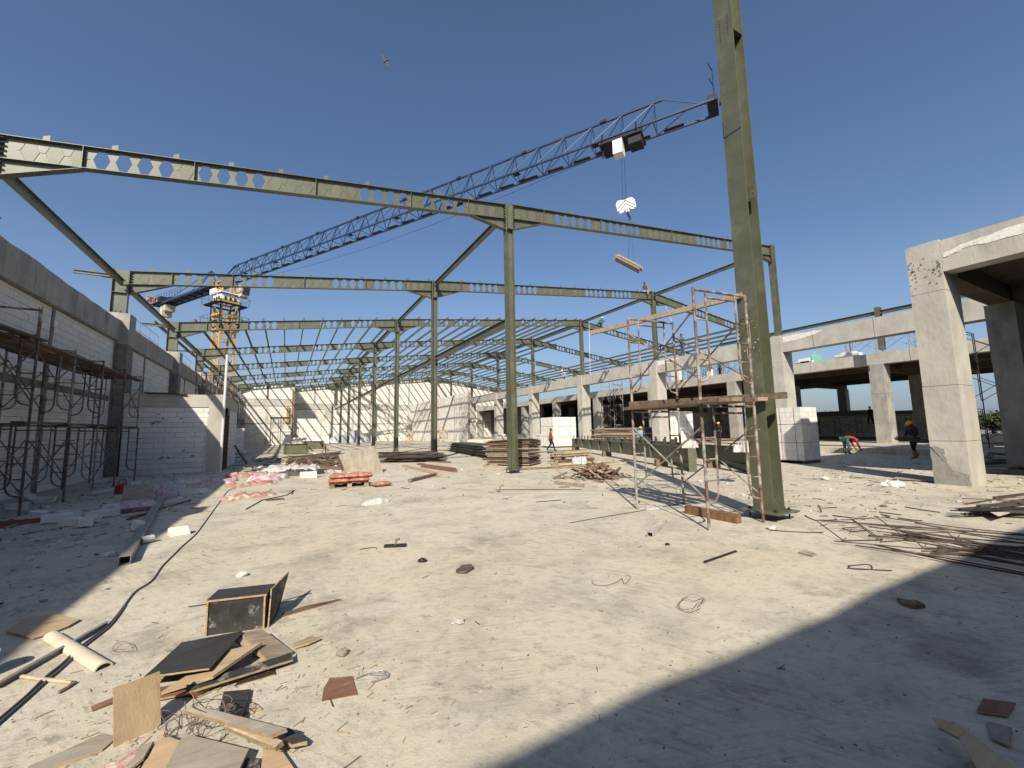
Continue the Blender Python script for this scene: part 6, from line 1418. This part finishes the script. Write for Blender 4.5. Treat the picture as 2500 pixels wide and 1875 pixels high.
def person(loc, rz, label, J=None, shirt=C_DARK, pants=C_DARK, boots=BOOTM, hat=None, long=True, scarf=None, high=False):
    j = {k: Vector(v) for k, v in DEF.items()}
    for k, v in (J or {}).items(): j[k] = Vector(v)
    t = thing('person', loc, label, 'person'); t.rotation_euler = (0, 0, rz)
    # the body, one continuous skin from the pelvis out to five fingers on each hand
    V = []; E = []; Rd = []
    def add(p, r, frm=None):
        V.append(Vector(p)); Rd.append(r)
        if frm is not None: E.append((frm, len(V)-1))
        return len(V)-1
    pe = add(j['pelvis'], (.125, .095)); ch = add(j['chest'], (.135, .095), pe); ne = add(j['neck'], .055, ch); add(j['head']-Vector((0, 0, .03)), .06, ne)
    for s in 'LR':
        sh = add(j['sh'+s], .06, ch); el = add(j['el'+s], .042, sh); d = (j['ha'+s]-j['el'+s]).normalized(); wr = add(j['ha'+s]-d*.06, .03, el); pa = add(j['ha'+s], (.036, .022), wr)
        sd_ = d.cross(Vector((0, 1, .2))); sd_ = sd_.normalized() if sd_.length > .05 else Vector((1, 0, 0)); cu = sd_.cross(d).normalized()
        for q, L in ((-.028, .07), (-.009, .085), (.009, .08), (.028, .065)):
            k = add(j['ha'+s]+sd_*q+d*.05, .0095, pa); add(j['ha'+s]+sd_*q*1.1+d*(.05+L*.5)+cu*L*.35, .0085, k)
        k = add(j['ha'+s]+sd_*.045+d*.01, .011, pa); add(j['ha'+s]+sd_*.06+d*.05+cu*.02, .009, k)
        hp_ = add(j['hip'+s], .085, pe); kn = add(j['kn'+s], .055, hp_); an = add(j['an'+s], .04, kn); add(j['to'+s], (.04, .028), an)
    skin_ob('body', V, E, Rd, SKIN, t)
    hd = j['head']; up = (j['head']-j['neck']).normalized(); fw = Vector((0, 1, 0)); fw = (fw-up*fw.dot(up)).normalized() if abs(fw.dot(up)) < .95 else Vector((0, 0, -1)); sdw = fw.cross(up)
    M = Matrix((sdw, fw, up)).transposed(); base = Vector(loc)
    def loc_ob(name, mb, m, smooth=True):
        me = mb.mesh(name); me.materials.append(m)
        if smooth: me.polygons.foreach_set('use_smooth', [True]*len(me.polygons))
        o = bpy.data.objects.new(name, me); COL.objects.link(o); o.parent = t; return o
    q = lambda a, b, c: hd+M @ Vector((a, b, c))
    loc_ob('head', MB().blob(hd+up*.02, .078, .098, .115, 12, 8, 0, R, M).blob(q(0, .1, .0), .012, .018, .022, 6, 4, 0, R, M).blob(q(.08, .0, .01), .01, .02, .03, 6, 4, 0, R, M).blob(q(-.08, .0, .01), .01, .02, .03, 6, 4, 0, R, M), SKIN)
    loc_ob('eyes', MB().blob(q(.032, .088, .03), .012, .008, .008, 6, 4).blob(q(-.032, .088, .03), .012, .008, .008, 6, 4).box(q(0, .093, -.045), (.04, .008, .008), M), HAIR)
    if hat: loc_ob('helmet', MB().blob(q(0, -.005, .075), .112, .132, .092, 14, 8, 0, R, M).path([q(0, .0, .055), q(0, .0, .065)], [.135, .13], 16).box(q(0, .135, .06), (.15, .09, .012), M), hat)
    else: loc_ob('hair', MB().blob(q(0, -.018, .05), .088, .1, .1, 12, 8, .05, R, M), HAIR)
    if scarf: loc_ob('head_scarf', MB().blob(q(0, -.02, -.02), .1, .105, .14, 12, 8, .04, R, M).blob(j['neck']+Vector((0, 0, -.02)), .15, .12, .09, 12, 6, .05), scarf)
    V, E, Rd = [], [], []
    pe = add(j['pelvis']+Vector((0, 0, -.02)), (.165, .12)); m_ = add((j['pelvis']+j['chest'])/2, (.16, .115), pe); ch = add(j['chest'], (.175, .12), m_); add(j['neck']-up*.03, .075, ch)
    for s in 'LR':
        sh = add(j['sh'+s], .082, ch); el = add(j['el'+s], .06, sh)
        if long: d = (j['ha'+s]-j['el'+s]).normalized(); add(j['ha'+s]-d*.08, .046, el)
    skin_ob('shirt', V, E, Rd, shirt, t)
    V, E, Rd = [], [], []
    pe = add(j['pelvis'], (.155, .115))
    for s in 'LR':
        hp_ = add(j['hip'+s], .105, pe); kn = add(j['kn'+s], .075, hp_); add(j['an'+s]+(j['kn'+s]-j['an'+s])*(.55 if high else .12), .066, kn)
    skin_ob('trousers', V, E, Rd, pants, t)
    for s in 'LR':
        top = j['an'+s]+(j['kn'+s]-j['an'+s])*(.7 if high else .2)
        loc_ob('boot', MB().path([top, j['an'+s], j['an'+s]+(j['to'+s]-j['an'+s])*.35+Vector((0, 0, -.02)), j['to'+s]+Vector((0, 0, .01))], [.062, .052, .05, .036], 8), boots)
    return t
# walking man in red (heading left, away)
p = G(1345, 1101)
person(p, math.radians(-118), 'person in a red shirt and dark trousers walking right of the panel stack', dict(anL=(-.1, -.28, .14), knL=(-.1, .02, .48), toL=(-.1, -.17, .04), anR=(.1, .27, .09), knR=(.1, .2, .47), toR=(.1, .42, .04), elL=(-.23, .08, 1.1), haL=(-.2, .24, .95), elR=(.23, -.1, 1.1), haR=(.24, -.1, .85)), C_RED, C_DARK)
# sitting astride the ridge of the second frame, leaning forward
p = Vector((25.3, FY(2), 11.75))
person(p, math.radians(100), 'person in a khaki shirt crouching on top of the second frame at the ridge', dict(pelvis=(0, 0, .85), chest=(0, .16, 1.12), neck=(0, .25, 1.27), head=(0, .33, 1.38), shL=(-.18, .2, 1.22), elL=(-.26, .3, .98), haL=(-.2, .42, .8), shR=(.18, .2, 1.22), elR=(.28, .18, 1.0), haR=(.22, .4, .85), hipL=(-.12, 0, .82), knL=(-.24, .3, .76), anL=(-.22, .22, .38), toL=(-.22, .34, .33), hipR=(.12, 0, .82), knR=(.24, .3, .76), anR=(.22, .22, .38), toR=(.22, .34, .33)), C_KHAKI, C_GREY)
sq = dict(pelvis=(0, 0, .3), chest=(0, .2, .58), neck=(0, .3, .73), head=(0, .38, .84), shL=(-.18, .25, .68), elL=(-.24, .42, .5), haL=(-.16, .6, .5), shR=(.18, .25, .68), elR=(.24, .42, .5), haR=(.16, .6, .45), hipL=(-.1, .02, .28), knL=(-.15, .36, .42), anL=(-.13, .2, .09), toL=(-.13, .34, .03), hipR=(.1, .02, .28), knR=(.15, .36, .42), anR=(.13, .2, .09), toR=(.13, .34, .03))
xx = 28.3; person((xx, FY(3), roofz(xx)+.02), math.radians(-100), 'person in green with a white helmet squatting on the third frame beyond the ridge', sq, C_GREEN, C_JEANS, hat=WHAT)
person((25.75, 20.6, 6.84), math.radians(75), 'person in a grey brown shirt and jeans standing on the right concrete beam', dict(elL=(-.25, .18, 1.2), haL=(-.2, .4, 1.32), head=(0, .06, 1.53), anR=(.16, .1, .09), toR=(.16, .24, .03)), C_KHAKI, C_JEANS)
# bending man in red
p = G(2070, 1108)
person(p, math.radians(-118), 'person in a red shirt and green trousers bending down to the floor near the kerb', dict(pelvis=(0, -.1, .84), chest=(0, .2, .9), neck=(0, .4, .82), head=(0, .52, .72), shL=(-.18, .3, .84), elL=(-.2, .45, .55), haL=(-.12, .55, .25), shR=(.18, .3, .84), elR=(.2, .42, .55), haR=(.14, .6, .2), hipL=(-.1, -.1, .8), hipR=(.1, -.1, .8), knL=(-.14, .0, .45), knR=(.14, .0, .45), anL=(-.14, -.08, .09), anR=(.14, -.05, .09), toL=(-.14, .06, .03), toR=(.14, .09, .03)), C_RED, C_TEAL, long=True, high=True)
# worker with yellow helmet, carrying pipes
p = G(2236, 1119); face = math.radians(62)
person(p, face, 'worker with a yellow helmet and maroon head scarf carrying pipes beside the big concrete column', dict(elL=(-.27, .1, 1.08), haL=(-.2, .32, .98), elR=(.27, .05, 1.08), haR=(.22, .22, .95), knL=(-.12, .16, .48), anL=(-.12, .16, .09), toL=(-.12, .3, .03), knR=(.12, -.05, .47), anR=(.12, -.2, .1), toR=(.12, -.07, .03), head=(0, .08, 1.52)), C_DARK, C_DARK, TANM, YHAT, scarf=C_MAROON, high=True)
a = p+R0_*-1.05+Vector((-.15, -.3, .86)); b = p+R0_*.95+Vector((-.15, -.3, .62)); 
for i in range(5): tag(ob('steel_pipe', MB().tube(a+Vector((.02*i, .03*i, .06*(i % 3))), b+Vector((.03*i, .02*i, .06*(i % 3))), .025, 7), DSCAF), f'{["lowest front", "middle", "topmost", "lowest rear", "rear middle"][i]} dark steel pipe carried by the worker with the yellow helmet', 'pipe', 'pipes carried by the helmeted worker')
p = onX(2126, 1016, 48.0)
person((48.0, p.y, p.z-.75), math.radians(70), 'dark silhouetted person walking on the scaffold by the far parapet wall', dict(anL=(-.1, -.2, .12), knL=(-.1, .05, .47), anR=(.1, .22, .09), toR=(.1, .36, .03), knR=(.1, .18, .47)), C_DARK, C_DARK)
person(G(1567, 1096), math.radians(-30), 'person in a light blue shirt with a yellow helmet behind the lying green rafter', None, C_LBLUE, C_DARK, hat=YHAT)
person((33.4, 23.5, .27), math.radians(90), 'person with a pale yellow helmet half hidden behind the scaffold tower', None, C_DARK, C_DARK, hat=YHAT)
person((37.5, 22.4, 6.37), math.radians(120), 'person in green on the upper deck left of the scaffold tower pipes', None, C_TEAL, C_DARK); person((37.5, 25.8, 6.37), math.radians(60), 'person in green on the upper deck beside the second concrete column', None, C_TEAL, C_DARK)
person((5.4, 69.0, 0), math.radians(20), 'person in dark clothes standing before the end wall near the distant block pallet', None, C_DARK, C_JEANS)
person((1.2, 64.2, 0), math.radians(-40), 'farther person in dark clothes by the heap of white sacks', None, C_DARK, C_DARK)
person((25.8, 35.4, 6.86), math.radians(40), 'person in pale clothes squatting on the concrete beam left of the third ridge post', sq, C_GREY, C_GREY, hat=WHAT); person((25.9, 34.2, 6.86), math.radians(-70), 'person in dark clothes squatting on the concrete beam next to a pale one', sq, C_DARK, C_KHAKI)
# ================================================================ trees beyond, things on the deck
LEAF = mat('leaf', (.075, .095, .032), (.035, .05, .017), 3, .8, 0, rnd=.45)
BARK = mat('bark', (.12, .09, .065), (.08, .06, .045), 6, .9, .3)
def tree(x, y, h, r, label, n=2200, seed=1):
    rr = random.Random(seed); t = thing('tree', (x, y, 0), label, 'tree', 'trees beyond the right building')
    mb = MB(); mb.path([(x, y, -.5), (x+.1, y, h*.3), (x, y+.1, h*.6)], [.16, .12, .06], 7)
    for i in range(6):
        a = rr.uniform(0, 6.28); mb.path([(x, y, h*rr.uniform(.25, .45)), (x+math.cos(a)*r*.4, y+math.sin(a)*r*.4, h*.6), (x+math.cos(a)*r*.7, y+math.sin(a)*r*.7, h*.75)], [.06, .04, .02], 5)
    ob('trunk', mb, BARK, t); mb = MB()
    cl = [(Vector((x+rr.gauss(0, r*.45), y+rr.gauss(0, r*.45), h*rr.uniform(.35, .92))), r*rr.uniform(.22, .45)) for _ in range(16)]
    for i in range(n):
        c, q = rr.choice(cl); v = Vector((rr.gauss(0, 1), rr.gauss(0, 1), rr.gauss(0, .8))).normalized()*q*rr.uniform(.5, 1.05); p = c+v; s = rr.uniform(.1, .2)
        u = Vector((rr.uniform(-1, 1), rr.uniform(-1, 1), rr.uniform(-1, 1))).normalized(); w = u.cross(Vector((rr.uniform(-1, 1), rr.uniform(-1, 1), rr.uniform(-1, 1)))).normalized()
        mb.add([p-u*s, p+w*s*.5, p+u*s, p-w*s*.5], [(0, 1, 2, 3)])
    kind(ob('crown', mb, LEAF, t), 'stuff')
for i, (x, y, h, r) in enumerate(((66, 14.6, 2.3, 1.9), (67, 17.2, 2.3, 2.0), (66, 12.2, 2.3, 1.9), (71, 15.5, 2.4, 2.2), (68, 9.6, 2.3, 2.1), (90, 40, 3.4, 3.2), (92, 46, 3.0, 3.0), (88, 33, 3.2, 3.0))):
    tree(x, y, h, r, ['low leafy tree beyond the white wall, centre of the gap', 'low leafy tree beyond the white wall, left one', 'low leafy tree beyond the white wall, right one', 'leafy tree behind the others beyond the white wall', 'leafy tree at the right end beyond the white wall', 'distant tree under the deck behind the scaffold tower', 'left distant tree under the deck', 'right distant tree under the deck'][i], seed=i)
for i, (x, y, lab) in enumerate(((1962, 869, 'white block pile on the edge of the upper deck'), (1968, 877, 'low white block on the upper deck beside the pile'), (2070, 857, 'stack of white boards on the upper deck edge'))):
    g = onX(x, y+8, 36.2); w = (1.3, .6, 1.5)[i]; mb = MB().bx(36.0, g.y-w/2, 6.385, 36.6, g.y+w/2, 6.6+.06*i)
    if i != 1: mb.bx(36.05, g.y-w*.3, 6.605+.06*i, 36.55, g.y+w*.25, 6.85)
    tag(ob('block_pile', mb, AAC), lab, 'blocks')
g = onX(1998, 880, 36.3)
tag(ob('tarpaulin', MB().prism([(36.3, g.y-.5, 6.385), (36.3, g.y+.3, 6.385), (36.3, g.y+.45, 7.15), (36.3, g.y+.2, 7.3)], (.3, .1, 0)), mat('turquoise_sheet', (.25, .55, .5), (.2, .45, .42), 3, .6, 0)), 'turquoise plastic sheet standing on the upper deck edge', 'sheet')
g = onX(2077, 865, 36.4); tag(ob('pole', MB().tube((36.4, g.y, 6.385), (36.4, g.y, 7.7), .03, 5).tube((36.4, g.y-.35, 7.7), (36.4, g.y+.35, 7.6), .05, 5), BLUE), 'thin pole with a blue top on the upper deck edge', 'pole')
for i, (x, zl) in enumerate(((1467, 1.0), (1330, .8))):
    pass
for i, (y0, y1) in enumerate(((28.2, 31.5), (47.0, 48.6))):
    t = thing('upper_wall', (37.5, (y0+y1)/2, 6.37), ['unfinished cream window wall on the upper deck behind the scaffold tower', 'white block wall stub on the upper deck beyond the fourth column'][i], 'wall')
    if i == 0:
        ob('lintel', MB().bx(37.4, y0-1.6, 8.3, 37.8, y1+.3, 8.75), CONC, t); ob('wall', MB().bx(37.4, y1-.9, 6.37, 37.8, y1+.2, 8.29), AACF, t); ob('post', MB().bx(37.4, y0-1.4, 6.37, 37.8, y0-1.0, 8.29), AACF, t)
    else: ob('wall', MB().bx(37.4, y0, 6.37, 37.8, y1, 8.9), AACF, t)
# tie ropes hanging from the frames
for i, (x1, y1, x2, y2, Y, lab) in enumerate(((1612, 720, 1645, 795, 26, 'white safety rope sloping down from the second frame ridge'), (1438, 785, 1441, 915, 31, 'white safety rope hanging from the third frame ridge'))):
    tag(ob('rope', MB().tube(onY(x1, y1, Y), onY(x2, y2, Y), .014, 5), WHT), lab, 'rope')
# ================================================================ crumbs, splinters and chips nobody could count
def scatter(name, n, m, size, shape, dens, seed):
    rr = random.Random(seed); mb = MB(); k = 0; tries = 0
    while k < n and tries < n*30:
        tries += 1
        x, y, w = dens(rr)
        if not (-6.0 < x < 40 and .6 < y < 68): continue
        if x > 27.2 and y > 7.9: continue
        s = size(rr)*w; z = 0.0
        if shape == 'chip':
            M = Matrix.Rotation(rr.uniform(0, 6.28), 3, 'Z') @ Matrix.Rotation(rr.uniform(-.4, .4), 3, 'X')
            j = lambda: rr.uniform(.55, 1.1)
            p = [Vector((sx*s*j(), sy*s*.7*j(), sz*s*.38*j())) for sz in (-1, 1) for sx, sy in ((-1, -1), (1, -1), (1, 1), (-1, 1))]
            mb.hexa([Vector((x, y, s*.22)) + M @ q for q in p])
        else:
            a = rr.gauss(.2, .9); L = s*rr.uniform(3, 9); d = Vector((math.cos(a), math.sin(a), rr.uniform(-.03, .06))); c = Vector((x, y, s*.5+.004))
            mb.bar(c-d*L, c+d*L, s, s*.6)
        k += 1
    return kind(ob(name, mb, m, at=(0, 0, 0)), 'stuff')
def strip(rr):                                    # along the left wall, under the scaffold
    return rr.uniform(-6, -2.4)+abs(rr.gauss(0, .5)), rr.uniform(5.5, 34), 1
def near(rr):                                     # everywhere one looks down on
    d = 1.4+rr.random()**1.6*16; a = YAW+rr.uniform(-.95, .95); return d*math.sin(a), d*math.cos(a), .45+d*.05
def midf(rr):
    d = 9+rr.random()**.8*42; a = YAW+rr.uniform(-.9, .8); return d*math.sin(a), d*math.cos(a), 1.0
def right(rr): return rr.uniform(7.5, 24), rr.gauss(4.5, 2.2), 1
def heap(rr): return rr.gauss(-.35, .55), rr.gauss(3.2, .7), .6
def debris(rr): c = G(rr.uniform(640, 840), 1160-rr.random()**.6*45); return c.x+rr.gauss(0, .4), c.y+rr.gauss(0, .6), 1
scatter('white_rubble', 1700, RUBW, lambda r: .008+.07*r.random()**5, 'chip', strip, 1)
scatter('grey_rubble', 2200, RUBM, lambda r: .006+.05*r.random()**6, 'chip', strip, 2)
scatter('white_crumbs', 320, RUBW, lambda r: .004+.016*r.random()**6, 'chip', near, 3)
scatter('grit', 2600, RUBM, lambda r: .004+.012*r.random()**4, 'chip', near, 4)
scatter('wood_splinters', 170, WOODD, lambda r: .004+.006*r.random()**2, 'stick', near, 5)
scatter('dark_grit', 1500, CONCD, lambda r: .004+.012*r.random()**3, 'chip', near, 6)
scatter('timber_scraps', 620, WOODD, lambda r: .01+.022*r.random()**3, 'stick', midf, 7)
scatter('white_scraps', 420, RUBW, lambda r: .015+.08*r.random()**6, 'chip', midf, 8)
scatter('stone_scraps', 900, RUBM, lambda r: .012+.06*r.random()**5, 'chip', midf, 9)
scatter('rod_scraps', 380, REBAR, lambda r: .008+.012*r.random()**3, 'stick', right, 10)
scatter('plaster_scraps', 520, RUBW, lambda r: .005+.05*r.random()**6, 'chip', right, 11)
scatter('plywood_splinters', 520, WOODP, lambda r: .003+.006*r.random()**2, 'stick', heap, 12)
scatter('heap_crumbs', 700, RUBM, lambda r: .004+.012*r.random()**3, 'chip', heap, 13)
scatter('debris_scraps', 420, WOODD, lambda r: .02+.04*r.random()**2, 'stick', debris, 14)
scatter('debris_crumbs', 600, RUBW, lambda r: .03+.1*r.random()**3, 'chip', debris, 15)
